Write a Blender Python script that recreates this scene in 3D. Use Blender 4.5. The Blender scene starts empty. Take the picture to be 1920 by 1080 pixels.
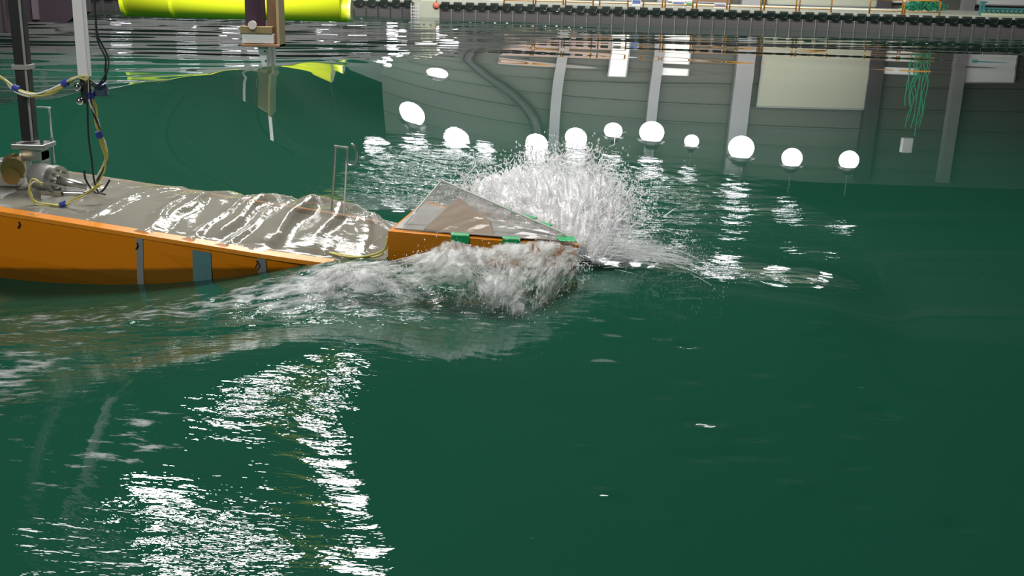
import bpy, bmesh, math, random
import numpy as np
from mathutils import Vector, Matrix

random.seed(7)
rng = np.random.default_rng(11)
SC = bpy.context.scene
COL = SC.collection

# ------------------------------------------------------------------ camera, world, lights, exposure
FPX = 2059.0
PITCH = math.radians(15.84)
ROLL = math.radians(1.5)
CAM = Vector((0, 0, 1.7))
_fw = Vector((0, math.cos(PITCH), -math.sin(PITCH)))
_u0 = Vector((0, math.sin(PITCH), math.cos(PITCH)))
_r0 = Vector((1, 0, 0))
_rt = _r0 * math.cos(ROLL) + _u0 * math.sin(ROLL)
_up = -_r0 * math.sin(ROLL) + _u0 * math.cos(ROLL)
cam_data = bpy.data.cameras.new('camera')
cam_data.sensor_width = 36.0
cam_data.lens = 36.0 * FPX / 1920.0
cam_data.clip_end = 400
cam = bpy.data.objects.new('camera', cam_data)
cam.matrix_world = Matrix(((_rt.x, _up.x, -_fw.x, CAM.x), (_rt.y, _up.y, -_fw.y, CAM.y), (_rt.z, _up.z, -_fw.z, CAM.z), (0, 0, 0, 1)))
COL.objects.link(cam)
SC.camera = cam

world = bpy.data.worlds.new('hall_air')
SC.world = world
world.use_nodes = True
world.node_tree.nodes['Background'].inputs['Color'].default_value = (0.75, 0.85, 0.80, 1)
world.node_tree.nodes['Background'].inputs['Strength'].default_value = 0.10

SC.view_settings.view_transform = 'Standard'
SC.view_settings.look = 'None'
SC.view_settings.exposure = 0.0
SC.view_settings.gamma = 1.0
SC.view_settings.use_curve_mapping = False
SC.cycles.use_denoising = True
SC.cycles.max_bounces = 8
SC.cycles.transparent_max_bounces = 24
SC.cycles.caustics_reflective = False
SC.cycles.caustics_refractive = False
SC.cycles.sample_clamp_indirect = 6.0

def area_light(name, loc, target, size, power, color=(1, 0.98, 0.95)):
    l = bpy.data.lights.new(name, 'AREA')
    l.shape = 'RECTANGLE'
    l.size, l.size_y = size
    l.energy = power
    l.color = color
    o = bpy.data.objects.new(name, l)
    o.location = loc
    o.rotation_euler = (Vector(target) - Vector(loc)).to_track_quat('-Z', 'Y').to_euler()
    COL.objects.link(o)
    return o

# the banks of hall lights under the roof; the other area lights are added fills
area_light('roof_light_bank', (-0.9, 10.0, 8.0), (-0.6, 7.8, 0), (8, 2.2), 1150)
area_light('roof_light_bank', (-5.0, 16.8, 10.5), (0.0, 7.0, 0), (1.0, 0.5), 300)
area_light('added_fill_light', (-4.5, -0.5, 5.6), (-2.4, 6.2, 0.5), (2.4, 1.2), 330)  # unseen fill, added to brighten the near side of the hull
area_light('added_fill_light', (-5.0, 17.0, 5.5), (-5.6, 22.0, 1.2), (5.0, 0.5), 1000)  # unseen fill, added to brighten the yellow float
area_light('added_crane_fill', (-3.3, 18.2, 7.6), (-3.3, 20.4, 9.0), (1.6, 0.3), 110)  # added to light the girder so its yellow shows in the water
area_light('added_quay_fill', (5.0, 52.0, 2.2), (5.0, 56.5, 0.4), (26, 0.4), 520)  # added strips, facing away, that brighten quay, walls and paddles
area_light('added_quay_fill', (5.0, 50.0, 6.4), (5.0, 56.5, 2.5), (24, 0.5), 130)
area_light('added_quay_fill', (-20.0, 64.0, 6.0), (-20.0, 74.0, 1.5), (22, 0.6), 1500)
area_light('added_quay_fill', (3.0, 38.0, 8.4), (4.0, 47.0, 0.6), (32, 0.8), 2600)

# ------------------------------------------------------------------ helpers
def ray(u, v):
    return (_fw * FPX + _rt * (u - 960) + _up * (540 - v)).normalized()
def at(u, v, Y):
    """point of the photograph's sight line at depth Y"""
    d = ray(u, v)
    return CAM + d * (Y / d.y)
def atz(u, v, z=0.0):
    d = ray(u, v)
    return CAM + d * ((z - CAM.z) / d.z)

MATS = {}
def mat(name, color, rough=0.5, metal=0.0, **kw):
    if name in MATS: return MATS[name]
    m = bpy.data.materials.new(name); m.use_nodes = True
    nt = m.node_tree; b = nt.nodes['Principled BSDF']
    b.inputs['Base Color'].default_value = (*color, 1)
    b.inputs['Roughness'].default_value = rough
    b.inputs['Metallic'].default_value = metal
    for k, v in kw.items():
        if k == 'noise':
            scale, amount = v
            tc = nt.nodes.new('ShaderNodeTexCoord')
            n = nt.nodes.new('ShaderNodeTexNoise'); n.inputs['Scale'].default_value = scale
            n.inputs['Detail'].default_value = 5
            nt.links.new(tc.outputs['Object'], n.inputs['Vector'])
            r = nt.nodes.new('ShaderNodeMapRange')
            r.inputs['To Min'].default_value = 1 - amount; r.inputs['To Max'].default_value = 1 + amount
            nt.links.new(n.outputs['Fac'], r.inputs['Value'])
            mx = nt.nodes.new('ShaderNodeMix'); mx.data_type = 'RGBA'; mx.blend_type = 'MULTIPLY'
            mx.inputs['Factor'].default_value = 1
            mx.inputs['A'].default_value = (*color, 1)
            nt.links.new(r.outputs['Result'], mx.inputs['B'])
            nt.links.new(mx.outputs['Result'], b.inputs['Base Color'])
        elif k == 'emit':
            b.inputs['Emission Color'].default_value = (*v[0], 1); b.inputs['Emission Strength'].default_value = v[1]
        else:
            b.inputs[k].default_value = v
    MATS[name] = m
    return m

def obj(name, bm, m, parent=None, smooth=False, loc=None):
    me = bpy.data.meshes.new(name)
    bmesh.ops.recalc_face_normals(bm, faces=bm.faces[:])
    bm.to_mesh(me); bm.free()
    if m: me.materials.append(m)
    if smooth:
        me.polygons.foreach_set('use_smooth', [True] * len(me.polygons))
    o = bpy.data.objects.new(name, me)
    if loc is not None: o.location = loc
    if parent: o.parent = parent
    COL.objects.link(o)
    return o
def mesh_np(name, verts, faces, m, parent=None, smooth=True):
    me = bpy.data.meshes.new(name)
    verts = np.asarray(verts, np.float32); faces = np.asarray(faces, np.int32)
    k = faces.shape[1]
    me.vertices.add(len(verts)); me.vertices.foreach_set('co', verts.ravel())
    me.loops.add(faces.size); me.loops.foreach_set('vertex_index', faces.ravel())
    me.polygons.add(len(faces))
    me.polygons.foreach_set('loop_start', np.arange(0, faces.size, k, dtype=np.int32))
    me.polygons.foreach_set('loop_total', np.full(len(faces), k, np.int32))
    me.polygons.foreach_set('use_smooth', np.full(len(faces), smooth))
    me.update(calc_edges=True); me.validate()
    if m: me.materials.append(m)
    o = bpy.data.objects.new(name, me)
    if parent: o.parent = parent
    COL.objects.link(o)
    return o
def thing(name, label, cat, loc=(0, 0, 0), group=None):
    o = bpy.data.objects.new(name, None); o.empty_display_size = 0.1
    o.location = loc; COL.objects.link(o)
    return tag(o, label, cat, group)
def tag(o, label, cat, group=None, kind=None):
    o['label'] = label; o['category'] = cat
    if group: o['group'] = group
    if kind: o['kind'] = kind
    return o
def structure(o, label=None):
    o['kind'] = 'structure'
    if label: o['label'] = label
    return o
def dup(root, loc=None, label=None):
    r = root.copy(); COL.objects.link(r)
    if loc is not None: r.location = loc
    if label: r['label'] = label
    for ch in list(root.children):
        c = ch.copy(); COL.objects.link(c); c.parent = r
        for g in ch.children:
            d = g.copy(); COL.objects.link(d); d.parent = c
    return r

def box(bm, c, s, rot=None, bevel=0.0):
    g = bmesh.ops.create_cube(bm, size=1)
    vs = g['verts']
    bmesh.ops.scale(bm, vec=s, verts=vs)
    if bevel:
        es = list({e for v in vs for e in v.link_edges})
        r = bmesh.ops.bevel(bm, geom=es, offset=bevel, segments=2, affect='EDGES', profile=0.5)
        vs = list({v for f in r['faces'] for v in f.verts} | {v for v in vs if v.is_valid})
    if rot is not None:
        bmesh.ops.rotate(bm, cent=(0, 0, 0), matrix=rot, verts=vs)
    bmesh.ops.translate(bm, vec=c, verts=vs)
    return vs
def cyl(bm, a, b, r, r2=None, n=16, caps=True):
    a, b = Vector(a), Vector(b); d = b - a
    g = bmesh.ops.create_cone(bm, cap_ends=caps, segments=n, radius1=r, radius2=r if r2 is None else r2, depth=d.length)
    q = d.to_track_quat('Z', 'Y').to_matrix()
    bmesh.ops.rotate(bm, cent=(0, 0, 0), matrix=q, verts=g['verts'])
    bmesh.ops.translate(bm, vec=(a + b) / 2, verts=g['verts'])
    return g['verts']
def ball(bm, c, r, n=12):
    g = bmesh.ops.create_uvsphere(bm, u_segments=n, v_segments=n // 2 + 2, radius=r)
    bmesh.ops.translate(bm, vec=c, verts=g['verts'])
    return g['verts']
def smooth_path(pts, n=8):
    pts = [Vector(p) for p in pts]; out = []
    for i in range(len(pts) - 1):
        p0 = pts[max(i - 1, 0)]; p1 = pts[i]; p2 = pts[i + 1]; p3 = pts[min(i + 2, len(pts) - 1)]
        for k in range(n):
            t = k / n
            out.append(0.5 * ((2 * p1) + (p2 - p0) * t + (2 * p0 - 5 * p1 + 4 * p2 - p3) * t * t + (3 * p1 - p0 - 3 * p2 + p3) * t ** 3))
    out.append(pts[-1])
    return out
def tube(bm, pts, r, n=8):
    pts = [Vector(p) for p in pts]; rings = []
    ref = Vector((0.3, 0.5, 0.81))
    for i, p in enumerate(pts):
        t = (pts[min(i + 1, len(pts) - 1)] - pts[max(i - 1, 0)]).normalized()
        a = t.cross(ref)
        if a.length < 1e-3: a = t.cross(Vector((1, 0, 0)))
        a.normalize(); b = t.cross(a)
        rr = r(i / (len(pts) - 1)) if callable(r) else r
        rings.append([bm.verts.new(p + (a * math.cos(2 * math.pi * k / n) + b * math.sin(2 * math.pi * k / n)) * rr) for k in range(n)])
    for i in range(len(rings) - 1):
        for k in range(n):
            bm.faces.new((rings[i][k], rings[i][(k + 1) % n], rings[i + 1][(k + 1) % n], rings[i + 1][k]))
    bm.faces.new(rings[0][::-1]); bm.faces.new(rings[-1])
def prism(bm, poly, ext):
    """closed polygon of 3-D points pushed along ext"""
    e = Vector(ext)
    a = [bm.verts.new(Vector(p)) for p in poly]; b = [bm.verts.new(Vector(p) + e) for p in poly]
    bm.faces.new(a[::-1]); bm.faces.new(b)
    for i in range(len(a)):
        j = (i + 1) % len(a); bm.faces.new((a[i], a[j], b[j], b[i]))

# ------------------------------------------------------------------ materials
M_steel = mat('brushed_steel', (0.55, 0.55, 0.53), 0.32, 0.9)
M_chrome = mat('polished_steel', (0.8, 0.8, 0.8), 0.12, 1.0)
M_brass = mat('brass', (0.42, 0.30, 0.13), 0.3, 0.9)
M_black = mat('black_paint', (0.018, 0.018, 0.02), 0.4)
M_greyp = mat('grey_paint', (0.30, 0.30, 0.29), 0.4)
M_white = mat('white_paint', (0.85, 0.83, 0.86), 0.35)
M_orange = mat('orange_hull_paint', (0.62, 0.21, 0.006), 0.32, noise=(3.0, 0.06))
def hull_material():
    m = bpy.data.materials.new('orange_hull_dark_below'); m.use_nodes = True
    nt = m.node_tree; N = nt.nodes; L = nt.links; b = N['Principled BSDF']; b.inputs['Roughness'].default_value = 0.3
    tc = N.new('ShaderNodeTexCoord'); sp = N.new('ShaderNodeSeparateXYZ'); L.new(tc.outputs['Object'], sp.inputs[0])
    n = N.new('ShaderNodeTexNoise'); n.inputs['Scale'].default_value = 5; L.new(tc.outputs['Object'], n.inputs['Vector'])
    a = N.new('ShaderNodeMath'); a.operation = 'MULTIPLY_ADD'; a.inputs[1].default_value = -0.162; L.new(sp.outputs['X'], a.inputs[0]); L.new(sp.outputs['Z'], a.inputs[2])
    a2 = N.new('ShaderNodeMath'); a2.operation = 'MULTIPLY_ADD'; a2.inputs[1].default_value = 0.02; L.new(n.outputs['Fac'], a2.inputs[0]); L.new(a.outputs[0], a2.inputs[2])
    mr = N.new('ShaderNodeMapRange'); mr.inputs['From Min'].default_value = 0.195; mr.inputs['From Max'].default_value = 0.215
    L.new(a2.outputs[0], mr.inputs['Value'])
    mx = N.new('ShaderNodeMix'); mx.data_type = 'RGBA'; mx.inputs['A'].default_value = (0.20, 0.085, 0.006, 1); mx.inputs['B'].default_value = (0.72, 0.215, 0.003, 1)  # darker orange below a sloping line along the hull
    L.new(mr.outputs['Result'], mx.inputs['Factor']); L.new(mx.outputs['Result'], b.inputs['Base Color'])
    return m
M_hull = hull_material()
M_orange_edge = mat('orange_rim_paint', (0.80, 0.27, 0.02), 0.3)
M_tape_grey = mat('grey_tape', (0.23, 0.235, 0.24), 0.5)
M_tape_teal = mat('blue_grey_tape', (0.10, 0.22, 0.24), 0.5)
M_tape_green = mat('green_tape', (0.005, 0.36, 0.11), 0.35)
M_deck = mat('hull_deck', (0.21, 0.19, 0.13), 0.6, noise=(4, 0.3))
M_wood = mat('beige_board', (0.55, 0.40, 0.27), 0.6, noise=(6, 0.1))
M_brownwood = mat('brown_wood', (0.20, 0.11, 0.06), 0.5, noise=(12, 0.2))
M_purple = mat('dark_purple_cover', (0.035, 0.022, 0.032), 0.45)
M_yellow = mat('lime_yellow_paint', (0.72, 0.80, 0.02), 0.4)
M_crane = mat('crane_yellow_paint', (0.62, 0.55, 0.03), 0.5)
M_wire_y = mat('yellow_wire', (0.55, 0.50, 0.12), 0.5)
M_wire_w = mat('white_wire', (0.7, 0.7, 0.66), 0.45)
M_wire_k = mat('black_wire', (0.02, 0.02, 0.025), 0.45)
M_tie_blue = mat('blue_tape', (0.03, 0.06, 0.35), 0.5)
M_plate = mat('paddle_grey', (0.125, 0.115, 0.12), 0.5, noise=(3, 0.25))
M_hood = mat('hood_black_green', (0.012, 0.022, 0.018), 0.4)
M_rail = mat('guard_rail_yellow', (0.62, 0.30, 0.05), 0.4)
M_quay = mat('quay_concrete', (0.62, 0.64, 0.52), 0.8, noise=(2, 0.1))
M_wall = mat('hall_cladding', (0.10, 0.104, 0.094), 0.7)
M_panel_white = mat('white_cladding', (0.80, 0.82, 0.82), 0.6)
M_beige = mat('beige_shutter', (0.35, 0.365, 0.29), 0.6)
M_column = mat('column_steel', (0.26, 0.26, 0.27), 0.5)
M_darkcol = mat('dark_column', (0.05, 0.045, 0.05), 0.5)
M_ceiling = mat('dark_roof', (0.035, 0.045, 0.04), 0.8)
M_net = mat('green_net_rope', (0.05, 0.42, 0.24), 0.6)
M_teal = mat('teal_machine_paint', (0.08, 0.30, 0.30), 0.4)
M_cream = mat('cream_machine_paint', (0.66, 0.72, 0.52), 0.5)
M_blue = mat('blue_print', (0.12, 0.2, 0.48), 0.5)
M_orangeball = mat('orange_ball_plastic', (0.85, 0.25, 0.14), 0.4)
M_lamp = mat('lamp_glow', (1, 1, 1), 0.4, emit=((0.97, 0.95, 1.0), 13.0))
M_flood = mat('flood_glow', (1, 1, 1), 0.4, emit=((1.0, 0.98, 0.97), 40.0))
M_shade = mat('lamp_shade_metal', (0.25, 0.25, 0.25), 0.4, 0.6)

# ------------------------------------------------------------------ ship frame (local x forward from the stem, y to the far side, z up from main deck)
def rot_ship(y, p, r):
    return Matrix.Rotation(y, 3, 'Z') @ Matrix.Rotation(p, 3, 'Y') @ Matrix.Rotation(r, 3, 'X')
SM = rot_ship(-0.201, 0.081, math.radians(3))
SO = Vector((0.352, 5.973, 0.078))
def s2w(p): return SO + SM @ Vector(p)
SMn = np.array(SM); SOn = np.array(SO)
def s2w_np(a): return SOn + np.asarray(a) @ SMn.T
HB = 0.475
def half_beam(s):          # half breadth at deck level, s<=0
    t = min(max(-s / 1.75, 0), 1)
    return HB * (1 - (1 - t) ** 2.0) ** 0.8 if t < 1 else HB

# ------------------------------------------------------------------ water
WAVES = []
def blob(x, y, cx, cy, rx, ry, ang=0.0):
    c, s = math.cos(ang), math.sin(ang)
    dx, dy = x - cx, y - cy
    a = (dx * c + dy * s) / rx; b = (-dx * s + dy * c) / ry
    return np.exp(-(a * a + b * b))
def ss(a, b, x):
    t = np.clip((x - a) / (b - a), 0, 1); return t * t * (3 - 2 * t)
def packet(seed, n, lam, ang, spread):
    r = np.random.default_rng(seed); out = []
    for i in range(n):
        l = lam[0] * (lam[1] / lam[0]) ** r.random(); th = ang + spread * r.normal()
        k = 2 * math.pi / l
        out.append((k * math.cos(th), k * math.sin(th), r.random() * 2 * math.pi, l))
    return out
def run(pk, x, y, slope):
    h = np.zeros_like(x)
    s = slope / math.sqrt(len(pk) / 2)
    for kx, ky, ph, l in pk:
        h += np.sin(kx * x + ky * y + ph) * (s * l / (2 * math.pi))
    return h
PK_LONG = packet(1, 7, (3.5, 9.0), math.radians(80), 0.5)
PK_STREAK = packet(2, 22, (0.7, 2.2), math.radians(97), 0.22)
PK_CHOP = packet(3, 40, (0.07, 0.30), 0.9, 1.3)
PK_MID = packet(4, 26, (0.28, 0.9), 1.2, 0.9)
PK_LINE = packet(5, 26, (0.06, 0.22), math.radians(100), 0.35)
PK_FRONT = packet(6, 30, (0.035, 0.14), math.radians(70), 0.35)

_dr = random.Random(21)
DIMPLES = [(_dr.uniform(0.2, 1.55), _dr.uniform(3.2, 5.3), _dr.uniform(0.03, 0.05), _dr.choice((-1, 1)) * _dr.uniform(0.004, 0.009)) for _k in range(30)]
def ripple_masks(x, y):
    far_side = blob(x, y, -0.78, 9.2, 0.5, 1.1) + 0.9 * blob(x, y, 0.75, 8.5, 0.8, 1.3) + 0.6 * blob(x, y, -0.95, 8.0, 0.5, 0.5)
    right = 1.1 * blob(x, y, 1.42, 8.75, 0.42, 0.5) + 1.1 * blob(x, y, 2.03, 8.25, 0.26, 0.35) + 1.1 * blob(x, y, 2.32, 7.7, 0.22, 0.35) + 1.0 * blob(x, y, 1.95, 6.95, 0.2, 0.25) \
        + 1.5 * blob(x, y, 0.68, 6.75, 0.30, 0.26) + 1.5 * blob(x, y, 1.08, 6.38, 0.36, 0.20, -0.3) + 1.5 * blob(x, y, 1.52, 6.12, 0.42, 0.20, -0.25)
    wake = blob(x, y, -2.3, 5.2, 1.7, 0.45, 0.12) + blob(x, y, -0.7, 5.35, 0.9, 0.35)
    left = 0.7 * blob(x, y, -2.2, 4.2, 0.6, 0.8) + 1.5 * blob(x, y, -0.95, 2.95, 0.5, 0.28)
    front = blob(x, y, -0.68, 4.2, 0.22, 0.65) + blob(x, y, -1.05, 4.0, 0.26, 0.32)
    return far_side, right, wake, left, front
def water_height(x, y):
    far_side, right, wake, left, front = ripple_masks(x, y)
    h = run(PK_LONG, x, y, 0.011) * ss(17, 30, y)
    # the long crest that comes in from the left, steep side towards the ship
    px, py, qx, qy = -4.75, 9.9, -0.3, 28.0
    L = math.hypot(qx - px, qy - py); ux, uy = (qx - px) / L, (qy - py) / L
    al = (x - px) * ux + (y - py) * uy; d = (x - px) * uy - (y - py) * ux     # d>0: ship side
    amp = 0.46 * (1 - ss(0.15 * L, 1.05 * L, al)) * ss(-12, -2, al)
    h += amp * np.where(d > 0, np.exp(-(np.sqrt(d * d + 0.006) - 0.0775) / 2.3), np.exp(-(np.sqrt(d * d + 0.006) - 0.0775) / 1.3))
    st = (1 - ss(-0.5, 0.6, d)) * ss(7, 10, y)
    h += run(PK_STREAK, x, y, 0.05) * st
    h += run(PK_STREAK, x, y, 0.012) * ss(26, 38, y) * (1 - st)
    # water heaped and hollowed along the hull
    h += -0.27 * blob(x, y, -3.3, 5.9, 1.5, 1.0) + 0.15 * blob(x, y, -0.85, 5.72, 0.65, 0.42) + 0.10 * blob(x, y, 0.1, 6.2, 0.6, 0.9)
    h += 0.10 * blob(x, y, -0.7, 7.2, 0.8, 0.6)
    # bow wave running out ahead of the stem
    px, py, qx, qy = 0.35, 6.30, 2.05, 5.72
    L = math.hypot(qx - px, qy - py); ux, uy = (qx - px) / L, (qy - py) / L
    al = (x - px) * ux + (y - py) * uy; d = -(x - px) * uy + (y - py) * ux
    h += 0.062 * ss(0.0, 0.5, al) * (1 - ss(0.75 * L, 1.1 * L, al)) * np.exp(-((d + 0.30) / 0.75) ** 2)
    # near wave that runs across the lower left
    px, py, qx, qy = -2.0, 3.25, -0.45, 4.95
    L = math.hypot(qx - px, qy - py); ux, uy = (qx - px) / L, (qy - py) / L
    al = (x - px) * ux + (y - py) * uy; d = (x - px) * uy - (y - py) * ux
    am = 0.075 * ss(-1.5, 0.2, al) * (1 - ss(0.75 * L, 1.15 * L, al))
    h += am * np.where(d > 0, np.exp(-(d / 0.75) ** 2), np.exp(-(d / 0.5) ** 2))
    for cx, cy, r0, a0 in DIMPLES:
        r2 = ((x - cx) / (r0 * 1.6)) ** 2 + ((y - cy) / r0) ** 2
        h += np.where(r2 < 9, a0 * np.exp(-np.minimum(r2, 9)), 0)
    h += run(PK_CHOP, x, y, 0.14) * np.clip(0.75 * far_side + 0.9 * wake, 0, 1)
    h += run(PK_MID, x, y, 0.05) * np.clip(far_side + wake + 0.4 * left + 0.22 * right, 0, 1)
    for cx, cy, rad, lam, sl in ((1.05, 6.40, 0.30, 0.11, 0.045), (1.60, 6.10, 0.32, 0.12, 0.045), (0.72, 6.62, 0.22, 0.09, 0.04), (0.30, 5.15, 0.30, 0.07, 0.04), (-0.05, 4.85, 0.28, 0.08, 0.035)):
        r = np.hypot(x - cx, y - cy); h += sl * lam / 6.283 * np.cos(6.283 * r / lam) * np.exp(-(r / rad) ** 4)
    h += run(PK_LINE, x, y, 0.030) * np.clip(right + 0.4 * far_side, 0, 1.4)
    h += run(PK_FRONT, x, y, 0.075) * np.clip(front + 0.35 * left, 0, 1)
    return h
def wh(x, y):
    return float(water_height(np.array([float(x)]), np.array([float(y)]))[0])

def graded(segs):
    out = [segs[0][0]]
    for a, b, st0, st1 in segs:
        p = a
        while p < b - 1e-6:
            f = (p - a) / (b - a); p = p + st0 + (st1 - st0) * f
            out.append(min(p, b))
    return np.array(out)
WX = graded([(-24, -7, 0.5, 0.12), (-7, -3.2, 0.12, 0.02), (-3.2, 3.2, 0.02, 0.02), (3.2, 9, 0.02, 0.12), (9, 26, 0.12, 0.5)])
WY = graded([(-8, 2.2, 0.6, 0.02), (2.2, 10, 0.018, 0.022), (10, 46.4, 0.022, 0.16)])
gx, gy = np.meshgrid(WX, WY)
gz = water_height(gx, gy)
nx, ny = len(WX), len(WY)
idx = np.arange(nx * ny).reshape(ny, nx)
wf = np.stack([idx[:-1, :-1], idx[:-1, 1:], idx[1:, 1:], idx[1:, :-1]], -1).reshape(-1, 4)

def water_material():
    m = bpy.data.materials.new('basin_water'); m.use_nodes = True
    nt = m.node_tree; N = nt.nodes; Lk = nt.links
    b = N['Principled BSDF']
    b.inputs['Base Color'].default_value = (0.009, 0.066, 0.039, 1)
    b.inputs['Roughness'].default_value = 0.008
    b.inputs['IOR'].default_value = 1.333
    b.inputs['Specular IOR Level'].default_value = 0.5
    tc = N.new('ShaderNodeTexCoord')
    a = N.new('ShaderNodeAttribute'); a.attribute_name = 'ripple'
    n1 = N.new('ShaderNodeTexNoise'); n1.inputs['Scale'].default_value = 16; n1.inputs['Detail'].default_value = 3
    mp = N.new('ShaderNodeMapping'); mp.inputs['Scale'].default_value = (0.55, 1.6, 1); mp.inputs['Rotation'].default_value = (0, 0, 0.12)
    Lk.new(tc.outputs['Object'], mp.inputs['Vector']); Lk.new(mp.outputs['Vector'], n1.inputs['Vector'])
    mu = N.new('ShaderNodeMath'); mu.operation = 'MULTIPLY'
    Lk.new(n1.outputs['Fac'], mu.inputs[0]); Lk.new(a.outputs['Fac'], mu.inputs[1])
    bp = N.new('ShaderNodeBump'); bp.inputs['Strength'].default_value = 1.0; bp.inputs['Distance'].default_value = 0.012
    Lk.new(mu.outputs[0], bp.inputs['Height']); Lk.new(bp.outputs['Normal'], b.inputs['Normal'])
    # foam flecks riding on the surface
    f = N.new('ShaderNodeAttribute'); f.attribute_name = 'foam'
    n2 = N.new('ShaderNodeTexNoise'); n2.inputs['Scale'].default_value = 11; n2.inputs['Detail'].default_value = 7; n2.inputs['Roughness'].default_value = 0.68
    mp2 = N.new('ShaderNodeMapping'); mp2.inputs['Scale'].default_value = (0.6, 1.5, 1); mp2.inputs['Rotation'].default_value = (0, 0, -0.2)
    Lk.new(tc.outputs['Object'], mp2.inputs['Vector']); Lk.new(mp2.outputs['Vector'], n2.inputs['Vector'])
    ad = N.new('ShaderNodeMath'); ad.operation = 'MULTIPLY_ADD'; ad.inputs[1].default_value = 0.42
    Lk.new(f.outputs['Fac'], ad.inputs[0]); Lk.new(n2.outputs['Fac'], ad.inputs[2])
    mr = N.new('ShaderNodeMapRange'); mr.inputs['From Min'].default_value = 0.71; mr.inputs['From Max'].default_value = 0.93
    Lk.new(ad.outputs[0], mr.inputs['Value'])
    df = N.new('ShaderNodeBsdfPrincipled'); df.inputs['Base Color'].default_value = (0.36, 0.38, 0.38, 1); df.inputs['Roughness'].default_value = 0.4
    mx = N.new('ShaderNodeMixShader')
    Lk.new(mr.outputs['Result'], mx.inputs['Fac']); Lk.new(b.outputs[0], mx.inputs[1]); Lk.new(df.outputs[0], mx.inputs[2])
    Lk.new(mx.outputs[0], N['Material Output'].inputs['Surface'])
    return m
M_water = water_material()
water = mesh_np('water', np.stack([gx, gy, gz], -1).reshape(-1, 3), wf, M_water)
structure(water, 'dark green rippled water filling the test basin')
water['category'] = 'water'
fs_, rg_, wk_, lf_, fr_ = ripple_masks(gx, gy)
at_r = water.data.attributes.new('ripple', 'FLOAT', 'POINT')
rip = np.clip(0.0 + 0.9 * fs_ + 0.2 * rg_ + 0.9 * wk_ + 0.35 * lf_ + 0.5 * fr_, 0, 1.2)
rip *= 1 - 0.6 * ss(10, 30, gy)
at_r.data.foreach_set('value', rip.ravel().astype(np.float32))
foam = 0.46 * blob(gx, gy, -1.9, 5.30, 1.5, 0.38, 0.10) + 0.55 * blob(gx, gy, -0.9, 5.5, 0.6, 0.25, 0.1) \
     + 0.9 * blob(gx, gy, 0.35, 7.0, 0.75, 0.9) + 0.3 * blob(gx, gy, -1.0, 7.6, 0.8, 0.5) + 0.5 * blob(gx, gy, 0.7, 6.5, 0.5, 0.3) \
     + 0.62 * blob(gx, gy, -2.1, 4.1, 0.40, 0.8) + 0.45 * blob(gx, gy, -1.35, 3.5, 0.25, 0.5, -0.4) + 0.35 * blob(gx, gy, -0.2, 5.1, 0.6, 0.2)
at_f = water.data.attributes.new('foam', 'FLOAT', 'POINT')
at_f.data.foreach_set('value', np.clip(foam, 0, 1).ravel().astype(np.float32))

# ------------------------------------------------------------------ hall shell
bm = bmesh.new(); box(bm, (0, 63, 0.28), (80, 34, 0.7)); structure(obj('floor_quay', bm, M_quay), 'pale quay floor behind the wave paddles')
bm = bmesh.new(); box(bm, (14, 57.2, 4.4), (40, 0.3, 7.8))
for k in range(7): box(bm, (14, 57.0, 1.2 + k * 1.05), (40, 0.12, 0.07))
structure(obj('wall_back', bm, M_wall), 'grey clad hall wall with horizontal rails behind the quay')
bm = bmesh.new(); box(bm, (-6.2, 88, 4.4), (0.3, 62, 7.8)); 
bm2 = bmesh.new(); box(bm2, (-22, 75, 4.4), (34, 0.3, 7.8)); structure(obj('wall_far', bm2, M_column), 'far end wall of the hall')
bm.free()
bm = bmesh.new(); box(bm, (0, 50, 11.2), (110, 150, 0.3))
structure(obj('ceiling', bm, M_ceiling), 'dark roof of the hall high above the basin')
bm = bmesh.new()
for k in range(6):
    y = 14 + k * 9.0
    tube(bm, [(-40 + i * 5, y, 9.2 + 1.5 * (1 - ((-40 + i * 5) / 40) ** 2)) for i in range(17)], 0.22, 6)
structure(obj('trim_1', bm, M_darkcol), 'curved roof trusses')
# columns of the back wall
for k, (u, w, mm) in enumerate(((1405, 0.9, M_column), (1654, 0.7, M_darkcol), (1812, 0.55, M_column), (1240, 0.5, M_column), (1060, 0.5, M_column))):
    p = at(u, 20, 56.8)
    bm = bmesh.new(); box(bm, (p.x, 56.75, 4.2), (w, 0.5, 7.6)); structure(obj('trim_%d' % (k + 2), bm, mm), 'upright column against the hall wall')

bm = bmesh.new(); tube(bm, smooth_path([(-2.3, 56.6, 0.7), (-2.1, 56.6, 2.2), (-1.2, 56.6, 3.4), (0.2, 56.6, 4.6), (1.3, 56.6, 6.0), (1.6, 56.6, 7.8)], 8), 0.28, 10); structure(obj('trim_7', bm, M_darkcol), 'dark curved brace on the hall wall')
# wall-mounted boards and shutter: each a thing
def wall_board(u0, u1, z0, z1, m, name, label, cat, y=56.75, d=0.08, frame=None):
    a, b = at(u0, 20, y), at(u1, 20, y)
    t = thing(name, label, cat, ((a.x + b.x) / 2, y, z0))
    bm = bmesh.new(); box(bm, (0, 0, (z1 - z0) / 2), (abs(b.x - a.x), d, z1 - z0), bevel=0.01)
    obj('panel', bm, m, t)
    bm = bmesh.new()
    w, h = abs(b.x - a.x), z1 - z0
    for sx in (-1, 1): box(bm, (sx * w / 2, -d * 0.6, h / 2), (0.06, 0.05, h))
    for zz in (0.03, h): box(bm, (0, -d * 0.6, zz), (w, 0.05, 0.06))
    obj('frame', bm, frame or M_column, t)
    return t
wall_board(1437, 1641, 0.66, 4.3, M_beige, 'roller_shutter', 'wide pale beige shutter in the back wall behind the guard rails', 'shutter')
wall_board(1643.5, 1650, 0.66, 3.0, M_panel_white, 'cabinet_board', 'narrow white board beside the dark column', 'board')
wall_board(1815, 1920, 0.9, 2.9, M_panel_white, 'cladding_panel', 'white wall panel above the cream bench at the right', 'panel')
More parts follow.
